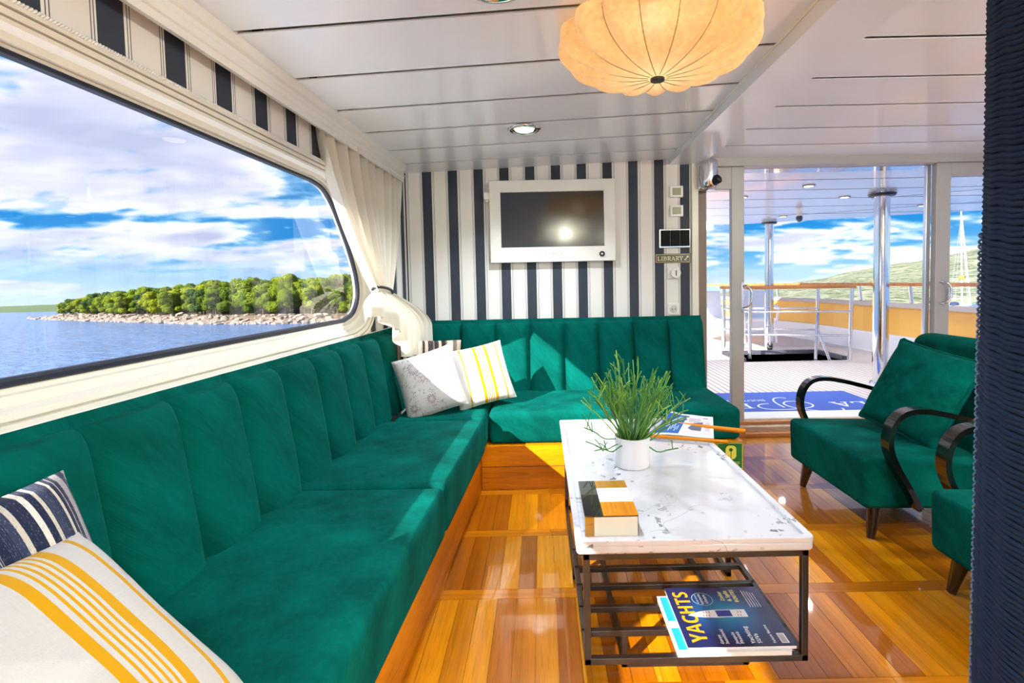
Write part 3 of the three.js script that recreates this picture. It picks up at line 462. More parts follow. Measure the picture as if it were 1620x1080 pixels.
{
  const cover = canvasTex(900, 1000, (g, w, h) => {
    const gr = g.createRadialGradient(w * 0.52, h * 0.52, 40, w * 0.52, h * 0.52, 420); gr.addColorStop(0, 'rgb(40,150,190)'); gr.addColorStop(0.5, 'rgb(20,90,150)'); gr.addColorStop(1, 'rgb(20,34,84)'); g.fillStyle = 'rgb(20,34,84)'; g.fillRect(0, 0, w, h); g.fillStyle = gr; g.fillRect(0, 120, w, h - 200);
    g.fillStyle = 'rgb(240,158,26)'; g.font = 'bold 215px sans-serif'; g.textAlign = 'center'; g.save(); g.translate(w * 0.5, 215); g.scale(0.98, 1); g.fillText('YACHTS', 0, 0, w * 0.9); g.restore();
    g.fillStyle = 'rgb(235,238,245)'; g.beginPath(); g.moveTo(w * 0.5, 130); g.quadraticCurveTo(w * 0.59, 260, w * 0.585, 500); g.lineTo(w * 0.585, 720); g.lineTo(w * 0.455, 720); g.lineTo(w * 0.455, 500); g.quadraticCurveTo(w * 0.44, 260, w * 0.5, 130); g.fill();
    g.fillStyle = 'rgb(190,110,110)'; for (let k = 0; k < 10; k++) g.fillRect(w * 0.47 + (k % 2) * 50, 280 + k * 14 + (k > 5 ? 260 : 0), 34, 9); g.fillStyle = 'rgb(34,66,150)'; g.fillRect(w * 0.468, 420, w * 0.105, 150);
    g.strokeStyle = 'rgb(160,220,240)'; g.lineWidth = 5; g.beginPath(); g.ellipse(w * 0.78, 350, 105, 105, 0, 0, 7); g.stroke(); g.fillStyle = 'rgb(225,240,245)'; g.font = 'bold 40px sans-serif'; g.fillText('Superyachts', w * 0.78, 345, 180); g.fillText('Lifestyle', w * 0.78, 395, 150); g.font = '22px sans-serif'; g.fillText('SPECIAL EDITION', w * 0.78, 300, 150);
    g.fillStyle = 'rgb(238,232,120)'; g.font = 'bold 58px sans-serif'; g.fillText('Zadar', w * 0.83, 580); g.fillText('& Split', w * 0.83, 650); g.fillText('ROUTES', w * 0.83, 720);
    g.fillStyle = 'rgb(240,244,250)'; g.textAlign = 'left'; g.font = 'bold 42px sans-serif'; ['Goran', 'Ivanišević', '', 'Joaquin', 'Phoenix'].forEach((t, i) => g.fillText(t, 40, 350 + i * 46)); g.font = 'bold 56px sans-serif'; g.fillText('Yachting', 40, 640); g.fillText('SUVs', 40, 700); g.font = 'bold 36px sans-serif'; g.fillText('Future Marine', 40, 830);
    g.fillStyle = '#fff'; g.fillRect(40, 880, 130, 70); g.fillStyle = '#222'; for (let k = 0; k < 24; k++) g.fillRect(48 + k * 4.8, 886, k % 3 ? 2 : 3, 54); g.fillStyle = 'rgba(240,244,250,0.85)'; for (let k = 0; k < 5; k++) g.fillRect(w * 0.62, 800 + k * 26, 280 - k * 12, 8);
  });
  const cover2 = canvasTex(300, 330, (g, w, h) => { g.fillStyle = 'rgb(238,238,240)'; g.fillRect(0, 0, w, h); g.fillStyle = 'rgb(30,160,215)'; g.fillRect(14, 8, w - 20, 80); g.fillStyle = 'rgb(240,240,244)'; g.fillRect(120, 4, 36, 90); g.fillStyle = 'rgb(40,50,90)'; g.fillRect(126, 40, 22, 30); });
  const flat = (x0, z0, x1, z1, y) => grid(1, 1, (u, v) => [mix(x0, x1, 1 - v), y, mix(z1, z0, u), u, v]);
  const mag = (label, tex, y, h, x0, x1, z0, z1) => { const m = thing('magazine', label, 'magazine'); mesh('pages', box(x0 + 0.002, y, z0 + 0.002, x1 - 0.002, y + h - 0.0012, z1 - 0.001), std(rgb(232, 230, 232), 0.6), m); mesh('cover', flat(x0, z0, x1, z1, y + h), std(0xffffff, 0.22, { map: tex, clearcoat: 0.6, clearcoatRoughness: 0.1 }), m); mesh('spine', box(x1 - 0.002, y, z0, x1, y + h - 0.0005, z1), std(rgb(20, 30, 70), 0.3), m); return m; };
  mag('white and cyan magazine lying under the navy yacht magazine on the table shelf', cover2, 0.1145, 0.013, 0.352, 0.668, -1.605, -1.352);
  mag('navy magazine with a white yacht and orange title on the table shelf', cover, 0.1279, 0.009, 0.383, 0.684, -1.632, -1.358);
}
// ---------------------------------------------------------------- armchairs
function armchair(label, dx, dz) {
  const c = thing('armchair', label, 'armchair', [dx, 0, dz]);                    // faces -x; z from -0.33 to 0.33
  mesh('seat', softBox(0.62, 0.225, 0.665, 0.028, 16, (q) => { const e = Math.min(0.31 - Math.abs(q.x), 0.33 - Math.abs(q.z)); if (q.y > 0) q.y += 0.008 * sstep(0, 0.12, e); q.y += 0.262 - 0.025 * (q.x + 0.31); q.x += 0.31 + 0.012 - 0.03 * (q.y - 0.26); }), M.velvet, c);
  mesh('backrest', softBox(0.13, 0.60, 0.60, 0.05, 16, (q) => { const t = (q.y + 0.3) / 0.6; if (t > 0.75) q.x -= 0.03 * sstep(0.75, 0.95, t); q.y += 0.54; q.x += 0.54 + 0.20 * t; q.z += 0.03; }), M.velvet, c);
  for (const s of [-1, 1]) {
    const p = [[0.82, 0.43], [0.64, 0.475], [0.48, 0.525], [0.32, 0.567], [0.22, 0.583], [0.15, 0.572], [0.108, 0.53], [0.09, 0.47], [0.095, 0.41], [0.125, 0.34], [0.17, 0.26], [0.22, 0.165]], curve = new THREE.SplineCurve(p.map((q) => new THREE.Vector2(...q))), P = curve.getPoints(60), zc = s * 0.362, hw = 0.026, ht = 0.011;
    const prof = [[-hw, ht], [hw, ht], [hw, -ht], [-hw, -ht], [-hw, ht]];
    const bandArm = (() => { const pos = [], idx = []; for (let j = 0; j <= 60; j++) { const a = P[Math.max(0, j - 1)], b = P[Math.min(60, j + 1)], t = b.clone().sub(a).normalize(); for (let k = 0; k < 4; k++) for (let d = 0; d < 2; d++) { const q = prof[(k + d) % 4]; pos.push(P[j].x - t.y * q[1], P[j].y + t.x * q[1], zc + q[0]); } } for (let j = 0; j < 60; j++) for (let k = 0; k < 4; k++) { const a = j * 8 + k * 2, b = a + 1, e = a + 8, f = b + 8; idx.push(a, e, b, b, e, f); } for (const j of [0, 60]) { const o = j * 8; idx.push(o, o + 2, o + 4, o, o + 4, o + 6); } const q = new THREE.BufferGeometry(); q.setAttribute('position', new THREE.Float32BufferAttribute(pos, 3)); q.setIndex(idx); q.computeVertexNormals(); return q; })();
    mesh('armrest', bandArm, M.blackWood, c);
  }
  for (const [x, z, sx, sz] of [[0.10, -0.27, -0.03, -0.02], [0.10, 0.27, -0.03, 0.02], [0.55, -0.27, 0.05, -0.02], [0.55, 0.27, 0.05, 0.02]]) {
    const leg = mesh('leg', rod([x + sx, 0.004, z + sz], [x, 0.165, z], 0.016, 0.034, 6), M.blackWood, c);
    mesh('glide', new THREE.CylinderGeometry(0.013, 0.013, 0.006, 12).translate(x + sx, 0.003, z + sz), M.steel, leg);
  }
  return c;
}
armchair('green velvet armchair with curved black arms and loose cushion before the glass doors', 1.345, -2.472);
armchair('green velvet armchair half hidden behind the rope wrapped column', 1.385, -1.50);
{
  const c = tag(place(thing('armchair_cushion'), [1.80, 0.585, -2.44], [0.44, 0.88, 0.06], [-0.88, 0.44, 0.20]), 'green velvet cushion with corded edge leaning in the armchair by the doors', 'cushion');
  const w = 0.44, h = 0.45, e = 0.05; mesh('cushion_cover', pillowGeo(w, h, 0.17, 8, e), M.velvet, c);
  const pts = []; for (let k = 0; k < 64; k++) { const t = k / 16, s = t % 1 * 2 - 1, q = 1 - e * (1 - s * s); const f = Math.floor(t); const [a, b] = f === 0 ? [s, -q] : f === 1 ? [q, s] : f === 2 ? [-s, q] : [-q, -s]; pts.push(V(a * w / 2, b * h / 2, 0.002 * Math.sin(k * 2.1))); }
  mesh('piping', tube(pts, 0.0075, 160, 6, true), M.velvet, c);
}

// ---------------------------------------------------------------- rope wrapped column
{
  const c = thing('rope_column', 'round column wound with navy rope at the right edge', 'column', [1.095, 0, -1.0]);
  const R = 0.174, pitch = 0.0118, turns = Math.floor(2.02 / pitch), seg = 76, pos = [], idx = [];
  mesh('column_core', new THREE.CylinderGeometry(R - 0.002, R - 0.002, 2.04, 32).translate(0, 1.02, 0), std(rgb(26, 41, 66), 0.9), c);
  const starts = 17, lead = starts * pitch, rad = 6;           // several ropes are laid side by side, so the turns run down at a slant
  for (let k = 0; k < starts; k++) {
    let prev = -1;
    for (let i = 0; i <= (turns / starts + 2) * seg; i++) {
      const a = i / seg * Math.PI * 2, y = -lead + k * pitch + i / seg * lead + 0.0015 * Math.sin(i * 0.37 + k * 2.1); if (y < 0.008 || y > 2.035) { prev = -1; continue; }
      const at = pos.length / 3; for (let m = 0; m < rad; m++) { const b = m / rad * Math.PI * 2, q = 0.0072 * (1 + 0.22 * Math.sin(i * 1.5708 + b * 2)); pos.push(Math.cos(a) * (R + q * Math.cos(b)), y + q * Math.sin(b), Math.sin(a) * (R + q * Math.cos(b))); }
      if (prev >= 0) for (let m = 0; m < rad; m++) { const n = (m + 1) % rad; idx.push(prev + m, at + m, prev + n, prev + n, at + m, at + n); } prev = at;
    }
  }
  const g = new THREE.BufferGeometry(); g.setAttribute('position', new THREE.Float32BufferAttribute(pos, 3)); g.setIndex(idx); g.computeVertexNormals();
  mesh('rope_winding', g, std(rgb(26, 41, 66), 0.8, { sheen: 0.25, sheenColor: rgb(110, 140, 180), specularIntensity: 0.3 }), c);
  // plaited cord that closes the winding, down one side
  const loops = []; const an = Math.atan2(-0.62, -0.78) ; for (let k = 0; k < 100; k++) { const y = 0.02 + k * 0.0122, g2 = new THREE.TorusGeometry(0.0058, 0.0026, 5, 9); g2.rotateX(0.5 * (k % 2 ? 1 : -1)); g2.rotateY(-an + 0.3); g2.translate(Math.cos(an) * (R + 0.005), y, Math.sin(an) * (R + 0.005)); loops.push(g2); }
  mesh('cord_seam', merge(loops), std(rgb(96, 124, 164), 0.6), c);
}
// ---------------------------------------------------------------- curtain
{
  const c = portSide(thing('curtain', 'cream curtain gathered with a dark tieback at the far end of the window', 'curtain'));
  portSide(c);
  const nu = 150, nv = 70;
  const g = grid(nu, nv, (s, t) => {
    // upper part t 0..0.62 down to the tie, lower part flares out
    const tieY = 1.11, topY = 1.87; let y, lo, hi, amp, n0;
    if (t < 0.62) { const k = t / 0.62; y = mix(topY, tieY, k); const e = Math.pow(k, 1.7); lo = mix(2.30, 2.84, Math.pow(k, 1.45)); hi = mix(3.47, 3.08, e); amp = mix(0.034, 0.024, k); n0 = mix(0.028, 0.075, e); }
    else { const k = (t - 0.62) / 0.38, e = Math.sin(Math.min(1, k * 1.6) * Math.PI / 2); lo = mix(2.84, 2.62, e); hi = mix(3.08, 3.40, e); const bottom = mix(0.985, 0.735, sstep(0.10, 0.42, s)); y = mix(tieY, bottom, k); amp = mix(0.016, 0.034, e); n0 = mix(0.075, 0.185, e * sstep(0.0, 0.35, s) + 0.25 * e); }
    const droop = t < 0.62 ? 0.05 * Math.sin(s * Math.PI) * Math.sin(t / 0.62 * Math.PI) : 0;
    const u = mix(lo, hi, s) - droop * 0, ph = s * Math.PI * 2 * 9 + 2.4 * fbm(s * 5, t * 1.2, 2) + t * 0.8;
    const n = n0 + amp * Math.sin(ph) + 0.006 * Math.sin(s * 41 + t * 5) - (t < 0.62 ? 0.0 : 0.0);
    return [n, y + 0.004 * Math.sin(ph * 0.5), -u, s * 2.4, t * 1.1];
  });
  const ct = std(rgb(232, 226, 212), 0.9, { transmission: 0.3, thickness: 0, sheen: 0.3, sheenColor: new THREE.Color(1, 1, 1), bumpMap: weaveTex, bumpScale: 0.0004, specularIntensity: 0.2 });
  mesh('cloth', g, ct, c);
  const tie = []; for (let i = 0; i <= 28; i++) { const a = i / 28 * Math.PI * 2; tie.push(V(0.078 + 0.036 * Math.cos(a), 1.115 + 0.025 * Math.sin(a + 2.6) , -(2.96 + 0.135 * Math.sin(a)))); }
  tie.pop(); mesh('tieback', merge([tube(tie, 0.008, 60, 7, true), tube([V(0.05, 1.12, -3.1), V(0.02, 1.2, -3.16), V(0.005, 1.27, -3.18)], 0.006, 10, 6)]), std(rgb(44, 38, 44), 0.8), c);
}
// ---------------------------------------------------------------- lamps
const PENDANTS = [[0.41, -1.78, 0.12, 'large lobed cocoon ceiling lamp with amber glow and fine ribs'], [0.41, 1.0, 10, 'lobed cocoon ceiling lamp behind the camera over the window bench side'], [2.45, -0.1, 58, 'lobed cocoon ceiling lamp behind the rope wrapped column'], [1.6, 1.9, 60, 'lobed cocoon ceiling lamp at the near end of the saloon']];
function pendant(px, pz, bright, label) {
  const lamp = thing('pendant_lamp', label, 'lamp', [px, 0, pz]);
  const lobes = 16, R = 0.34, rim = 1.975, low = 1.832, high = 2.045;
  const P = (a, t) => { // t 0 at the bottom disc, 1 at the rim, 2 at the top
    const f = Math.abs(((a / (Math.PI * 2) * lobes) % 1 + 1) % 1 - 0.5) * 2, lobe = 1 - f * f; let r, y;
    if (t <= 1) { const k = t * Math.PI / 2; r = Math.sin(k); y = mix(rim, low, Math.cos(k)); } else { const k = (t - 1) * Math.PI / 2; r = Math.cos(k) * 0.8 + 0.2 * (1 - (t - 1)); y = mix(rim, high, Math.sin(k)); }
    const w = Math.pow(clamp(r), 1.5); return [Math.cos(a) * (r * R * (1 - 0.12 * (1 - lobe) * w)), y - 0.006 * 0 - (t < 1 ? 0.034 * lobe * w * (1 - t * 0.4) : 0), Math.sin(a) * (r * R * (1 - 0.12 * (1 - lobe) * w)), a * 0.6, t * 0.5];
  };
  const skin = T.skin ??= dataTex(512, 512, (u, v) => { const k = tfbm(u, v, 14, 14, 4, 3), q = tfbm(u, v, 50, 50, 3, 6), m = 0.84 + 0.08 * (k - 0.5) + 0.14 * (q - 0.5); return [255 * clamp(m + 0.1), 248 * clamp(m + 0.08), 236 * clamp(m + 0.04)]; });
  mesh('lamp_shade', grid(lobes * 8, 30, (u, v) => P(u * Math.PI * 2, v * 1.9 + 0.02)), std(pz < -1 ? rgb(255, 232, 192) : rgb(255, 251, 244), 0.8, { map: skin, transmission: 0.45, thickness: 0, emissive: rgb(255, 192, 104), emissiveIntensity: 0.42, emissiveMap: skin }), lamp);
  const ribM = std(rgb(150, 116, 66), 0.7);
  for (let k = 0; k < lobes; k++) { const a = (k + 0.0) / lobes * Math.PI * 2, pts = []; for (let i = 0; i <= 14; i++) { const q = P(a, 0.06 + i / 14 * 1.7); pts.push(V(q[0] * 1.003, q[1] - 0.001, q[2] * 1.003)); } mesh('rib', tube(pts, 0.0013, 20, 4), ribM, lamp); }
  mesh('end_disc', new THREE.CylinderGeometry(0.024, 0.024, 0.008, 24).translate(0, low - 0.004, 0), std(rgb(70, 66, 60), 0.4, { metalness: 0.6 }), lamp);
  const p = new THREE.PointLight(new THREE.Color(0.74, 0.91, 1.0), bright); p.name = 'pendant_lamp_light'; p.position.set(0, 1.93, 0); p.shadow.radius = 3; p.castShadow = true; lamp.add(p);
}
for (const [x, z, b, label] of PENDANTS) pendant(x, z, b, label);
const DOWN = [[-0.075, -2.835, 9.5], [-0.115, -1.50, 4.4], [-0.1, -0.2, 1.3], [-0.1, 1.1, 8], [2.3, -1.35, 6], [2.3, 0.1, 5], [2.3, 1.5, 4]];
for (const [x, z, power] of DOWN) {
  const y = ceilH(x, z), near = z > -1.4 || z > -1.6 && x < 1;
  const d = thing('ceiling_light', z < -2 ? 'round chrome recessed downlight in the ceiling in front of the television wall' : z < -1.4 ? 'round downlight at the top edge of the picture near the lobed lamp' : 'round recessed downlight in the ceiling behind the camera', 'downlight', [x, y, z], 0, z > -1.4 ? 'downlights behind the camera' : undefined);
  const ringG = new THREE.LatheGeometry([[0.062, 0.004], [0.088, 0.004], [0.094, -0.002], [0.09, -0.010], [0.074, -0.014], [0.068, -0.008]].map((q) => new THREE.Vector2(...q)), 40);
  mesh('trim_ring', ringG, M.chrome, d); mesh('baffle', new THREE.LatheGeometry([[0.068, -0.008], [0.058, 0.004], [0.056, 0.0]].map((q) => new THREE.Vector2(...q)), 32), M.black, d);
  mesh('lens', new THREE.CylinderGeometry(0.056, 0.05, 0.012, 32).translate(0, -0.006, 0), M.lampGlow, d);
const l = new THREE.SpotLight(new THREE.Color(0.84, 0.94, 1.0), power, 0, 1.22, 0.5, 2); l.name = 'ceiling_light_beam'; l.position.set(0, -0.02, 0); l.target.position.set(0, -1, 0); l.castShadow = true; l.shadow.radius = 2.2; d.add(l, l.target);
}
// ---------------------------------------------------------------- on the back wall
{
  const z = WALL_Z, tv = thing('television', 'wall mounted television with wide white frame and dark glossy screen', 'television', [0, 0, z]);
  const x0 = -0.352, x1 = 0.53, y0 = 1.298, y1 = 1.868;
  const f = rectShape(x0, y0, x1, y1), sx0 = x0 + 0.07, sx1 = x1 - 0.072, sy0 = y0 + 0.098, sy1 = y1 - 0.075; f.holes.push(rectShape(sx0, sy0, sx1, sy1));
  const fg = new THREE.ExtrudeGeometry(f, { depth: 0.05, bevelEnabled: true, bevelSize: 0.004, bevelThickness: 0.004, bevelSegments: 2 }); fg.translate(0, 0, 0.012);
  mesh('tv_frame', fg, M.white, tv); mesh('tv_back', box(x0 + 0.02, y0 + 0.02, 0.0, x1 - 0.02, y1 - 0.02, 0.02), M.white, tv);
  mesh('screen', box(sx0 - 0.002, sy0 - 0.002, 0.02, sx1 + 0.002, sy1 + 0.002, 0.050), std(rgb(34, 36, 36), 0.12, { clearcoat: 0.6, clearcoatRoughness: 0.1 }), tv);
  const kn = mesh('knob', new THREE.CylinderGeometry(0.02, 0.02, 0.012, 24).rotateX(Math.PI / 2).translate(sx1 - 0.022, y0 + 0.045, 0.072), M.black, tv);
  mesh('knob_mark', new THREE.CylinderGeometry(0.006, 0.006, 0.002, 16).rotateX(Math.PI / 2).translate(sx1 - 0.022, y0 + 0.045, 0.079), M.steel, kn);
  const lg = new TextGeometry('La Perla', { font, size: 0.022, depth: 0.001, curveSegments: 3 }); lg.translate(0.035, y0 + 0.042, 0.066); mesh('logo', lg, std(rgb(176, 172, 166), 0.4), tv);
  // small things round it
  const s = thing('motion_sensor', 'small white sensor housing peeking out left of the television', 'sensor', [0, 0, z]);
  mesh('housing', rbox(-0.40, 1.742, 0.0, -0.345, 1.80, 0.05, 0.012, 3), M.white, s); mesh('bracket', rbox(-0.39, 1.728, 0.0, -0.36, 1.745, 0.035, 0.005), M.white, s);
  const th = (y, label) => { const t = thing('thermostat', label, 'thermostat', [0, 0, z]); mesh('case', rbox(0.935, y - 0.041, 0, 1.03, y + 0.041, 0.022, 0.006), M.white, t); mesh('display', box(0.952, y - 0.026, 0.022, 1.013, y + 0.026, 0.0235), std(rgb(140, 142, 96), 0.3), t); };
  th(1.779, 'small white wall thermostat with green display, upper of the two'); th(1.642, 'small white wall thermostat with green display, lower of the two');
  const sw = thing('switch_panel', 'black glass light switch panel in a chrome frame above the library sign', 'switch', [0, 0, z]);
  mesh('switch_frame', rbox(0.855, 1.376, 0, 1.085, 1.515, 0.012, 0.006), M.chrome, sw); for (let k = 0; k < 3; k++) mesh('rocker', rbox(0.867 + k * 0.07, 1.39, 0.01, 0.935 + k * 0.07, 1.505, 0.018, 0.003), std(rgb(8, 10, 14), 0.6, { specularIntensity: 0.3 }), sw);
  const sign = thing('wall_sign', 'black plate with gold lettering reading library', 'sign', [0, 0, z]);
  const st = canvasTex(512, 140, (g, w, h) => { g.fillStyle = 'rgb(20,20,18)'; g.fillRect(0, 0, w, h); g.strokeStyle = 'rgb(222,190,110)'; g.lineWidth = 7; g.strokeRect(8, 8, w - 16, h - 16); g.fillStyle = 'rgb(244,226,170)'; g.font = '92px serif'; g.textBaseline = 'middle'; g.fillText('LIBRARY', 24, h / 2 + 4, 380); g.lineWidth = 8; g.strokeStyle = 'rgb(244,226,170)'; g.beginPath(); g.moveTo(428, 104); g.lineTo(478, 40); g.moveTo(452, 42); g.lineTo(480, 38); g.lineTo(478, 68); g.moveTo(426, 84); g.lineTo(444, 106); g.stroke(); });
  mesh('plate', rbox(0.828, 1.27, 0, 1.084, 1.338, 0.006, 0.002), M.black, sign); const pl = new THREE.PlaneGeometry(0.252, 0.064); pl.translate(0.956, 1.304, 0.0066); mesh('lettering', pl, std(0xffffff, 0.35, { map: st }), sign);
  const so = thing('wall_socket', 'white round wall outlet with a plug below the library sign', 'socket', [0, 0, z]);
  mesh('faceplate', rbox(0.915, 1.155, 0, 1.0, 1.24, 0.012, 0.006), M.white, so); mesh('plug', new THREE.CylinderGeometry(0.034, 0.038, 0.035, 28).rotateX(Math.PI / 2).translate(0.968, 1.197, 0.028), M.white, so); mesh('plug_mark', rbox(0.964, 1.178, 0.044, 0.973, 1.216, 0.048, 0.002), std(rgb(110, 108, 104), 0.5), so);
  const s2 = thing('wall_socket', 'white square wall outlet just above the sofa back near the doors', 'socket', [0, 0, z]);
  mesh('faceplate', rbox(0.915, 0.893, 0, 1.0, 0.978, 0.012, 0.006), M.white, s2); mesh('well', new THREE.CylinderGeometry(0.026, 0.026, 0.004, 28).rotateX(Math.PI / 2).translate(0.957, 0.936, 0.0125), std(rgb(206, 204, 198), 0.5), s2); for (const x of [-0.009, 0.009]) mesh('contact', new THREE.CylinderGeometry(0.004, 0.004, 0.002, 10).rotateX(Math.PI / 2).translate(0.957 + x, 0.936, 0.0155), M.black, s2);
  mesh('earth_clip', box(0.955, 0.908, 0.0145, 0.959, 0.964, 0.0165), M.steel, s2);
}
{
  // security camera on the door corner, under the beam
  const c = thing('security_camera', 'chrome dome security camera mounted above the glass doors', 'camera', [1.19, 1.885, -3.64]); c.scale.setScalar(1.2);
  mesh('mount', rbox(-0.055, -0.09, -0.05, 0.055, 0.085, -0.02, 0.02, 3), M.steel, c);
  const bodyG = new THREE.LatheGeometry([[0, -0.095], [0.03, -0.092], [0.05, -0.07], [0.056, -0.03], [0.056, 0.05], [0.05, 0.075], [0.03, 0.09], [0, 0.092]].map((q) => new THREE.Vector2(...q)), 36); mesh('housing', bodyG, M.steel, c);
  const lens = mesh('lens_barrel', new THREE.CylinderGeometry(0.027, 0.027, 0.03, 28).rotateX(Math.PI / 2 - 0.3).rotateY(0.35).translate(0.03, -0.045, 0.05), M.black, c); mesh('lens', new THREE.CylinderGeometry(0.017, 0.017, 0.004, 24).rotateX(Math.PI / 2 - 0.3).rotateY(0.35).translate(0.036, -0.05, 0.066), std(rgb(30, 34, 44), 0.05, { clearcoat: 1 }), lens);
}
{
  const tex = canvasTex(360, 400, (g, w, h) => {
    g.fillStyle = 'rgb(10,96,40)'; g.fillRect(0, 0, w, h); g.strokeStyle = 'rgb(226,232,140)'; g.lineWidth = 7; g.strokeRect(6, 6, w - 12, h - 12); g.fillStyle = 'rgb(232,222,90)'; g.beginPath(); g.roundRect(120, 40, 150, 210, 60); g.fill(); g.fillStyle = 'rgb(10,96,40)'; g.beginPath(); g.arc(195, 105, 26, 0, 7); g.fill(); g.fillRect(190, 120, 10, 135);
    g.fillStyle = 'rgb(20,70,30)'; g.beginPath(); g.arc(155, 200, 10, 0, 7); g.fill(); g.fillRect(150, 205, 10, 34); g.fillStyle = 'rgb(206,226,120)'; g.font = '24px sans-serif'; g.textAlign = 'center'; g.fillRect(40, 290, w - 80, 8); g.fillRect(40, 312, w - 80, 8); g.fillRect(60, 334, w - 120, 8); g.fillRect(90, 358, w - 180, 8);
  });
  const s = thing('safety_sticker', 'green sign with a yellow life jacket on the wooden sofa base', 'sign', [0, 0, -2.8]);
  mesh('plate', box(0.955, 0.09, 0.0, 1.10, 0.24, 0.003), std(rgb(10, 80, 36), 0.4), s); const p = new THREE.PlaneGeometry(0.143, 0.148); p.translate(1.0275, 0.165, 0.0034); mesh('print', p, std(0xffffff, 0.4, { map: tex }), s);
}

// ---------------------------------------------------------------- aft deck
const DECK = 0.05;
{
  const deckShape = new THREE.Shape([[-1.3, 3.9], [5.3, 3.9], [5.2, 7], [5.1, 9], [4.7, 10.4], [3.9, 11.6], [2.6, 12.3], [0.8, 12.6], [-1.3, 12.6]].map((p) => new THREE.Vector2(...p)));
  const hatch = rectShape(2.70, 6.72, 3.95, 7.36); deckShape.holes.push(hatch);
  const g = new THREE.ExtrudeGeometry(deckShape, { depth: 0.2, bevelEnabled: false }); g.rotateX(-Math.PI / 2); g.translate(0, DECK - 0.2, 0);
  { const p = g.attributes.position, uv = g.attributes.uv; for (let i = 0; i < p.count; i++) uv.setXY(i, p.getZ(i) * 0.5, p.getX(i) / 0.52); }
  struct('aft_deck', g, std(rgb(232, 226, 224), 0.55, { map: T.deck }));
  // roof over the deck
  const rs = new THREE.Shape([[1.15, 3.86], [6.3, 3.86], [5.9, 6.78], [5.3, 7.02], [4.4, 7.36], [3.1, 7.93], [1.15, 7.95]].map((p) => new THREE.Vector2(...p)));
  const roof = structGroup('deck_roof');
  const rg = new THREE.ExtrudeGeometry(rs, { depth: 0.1, bevelEnabled: false }); rg.rotateX(-Math.PI / 2); rg.translate(0, 1.985, 0);
  mesh('roof_panel', rg, std(rgb(240, 240, 246), 0.22, { clearcoat: 0.7, clearcoatRoughness: 0.08 }), roof);
  const seamM = std(rgb(120, 126, 140), 0.6), seam = (a, b) => { const d = V(b[0] - a[0], 0, b[1] - a[1]), L = d.length(), q = new THREE.BoxGeometry(L, 0.003, 0.008); q.rotateY(-Math.atan2(d.z, d.x)); q.translate((a[0] + b[0]) / 2, 1.9845, (a[1] + b[1]) / 2); mesh('roof_seam', q, seamM, roof); };
  for (const z of [-4.45, -4.95, -5.5, -6.1, -6.8]) seam([1.2, z], [5.8 - (z < -6.7 ? 0.2 : 0), z]);
  seam([3.6, -5.6], [5.9, -4.2]); seam([3.2, -7.0], [5.9, -5.6]);
  for (const [x, z] of [[2.46, -4.72], [2.08, -5.3], [1.86, -5.95], [3.2, -5.42], [3.3, -7.0], [4.6, -6.2]]) { const l = mesh('roof_light', new THREE.CylinderGeometry(0.055, 0.055, 0.008, 20).translate(x, 1.981, z), std(rgb(120, 122, 130), 0.35, { metalness: 0.4 }), roof); mesh('lens', new THREE.CylinderGeometry(0.04, 0.04, 0.004, 20).translate(x, 1.976, z), M.lampGlow, l); const a = new THREE.SpotLight(new THREE.Color(0.9, 0.96, 1.0), 4.6, 0, 1.25, 0.5, 2); a.name = 'roof_light_beam'; a.position.set(x, 1.965, z); a.target.position.set(x, 0, z); a.castShadow = true; a.shadow.radius = 2; roof.add(a, a.target); }
  const dome = thing('dome_camera', 'small dark dome camera hanging under the deck roof edge', 'camera', [3.33, 1.985, -6.62]);
  mesh('base', new THREE.CylinderGeometry(0.035, 0.035, 0.05, 20).translate(0, -0.025, 0), M.white, dome); mesh('dome', new THREE.SphereGeometry(0.042, 20, 12).scale(1, 1.2, 1).translate(0, -0.075, 0), std(rgb(50, 60, 82), 0.1, { clearcoat: 1 }), dome);
}
// painted side decks and foredeck outside the saloon windows
for (const [x0, z0, x1, z1] of [[-2.3, -4.0, -1.2, 3.0], [RIGHT_X + 0.12, -3.8, 5.2, 3.0], [-2.3, 2.8, 5.2, 6.0]]) struct('side_deck', box(x0, -0.15, z0, x1, DECK - 0.02, z1), std(rgb(240, 240, 240), 0.6));
// posts
for (const [x, z, r, label] of [[3.39, -7.62, 0.062, 'far stainless steel roof post on the aft deck behind the stair railing'], [3.45, -5.2, 0.072, 'near stainless steel roof post on the aft deck left of the door frame']]) {
  const p = thing('roof_post', label, 'post', [x, DECK, z]);
  mesh('pole', new THREE.CylinderGeometry(r, r, 1.935, 28).translate(0, 0.9675, 0), M.chrome, p); mesh('collar', new THREE.CylinderGeometry(r * 1.75, r * 1.6, 0.025, 28).translate(0, 1.91, 0), std(rgb(40, 42, 48), 0.4), p); mesh('flange', new THREE.CylinderGeometry(r * 1.3, r * 1.45, 0.02, 28).translate(0, 0.01, 0), M.steel, p);
}
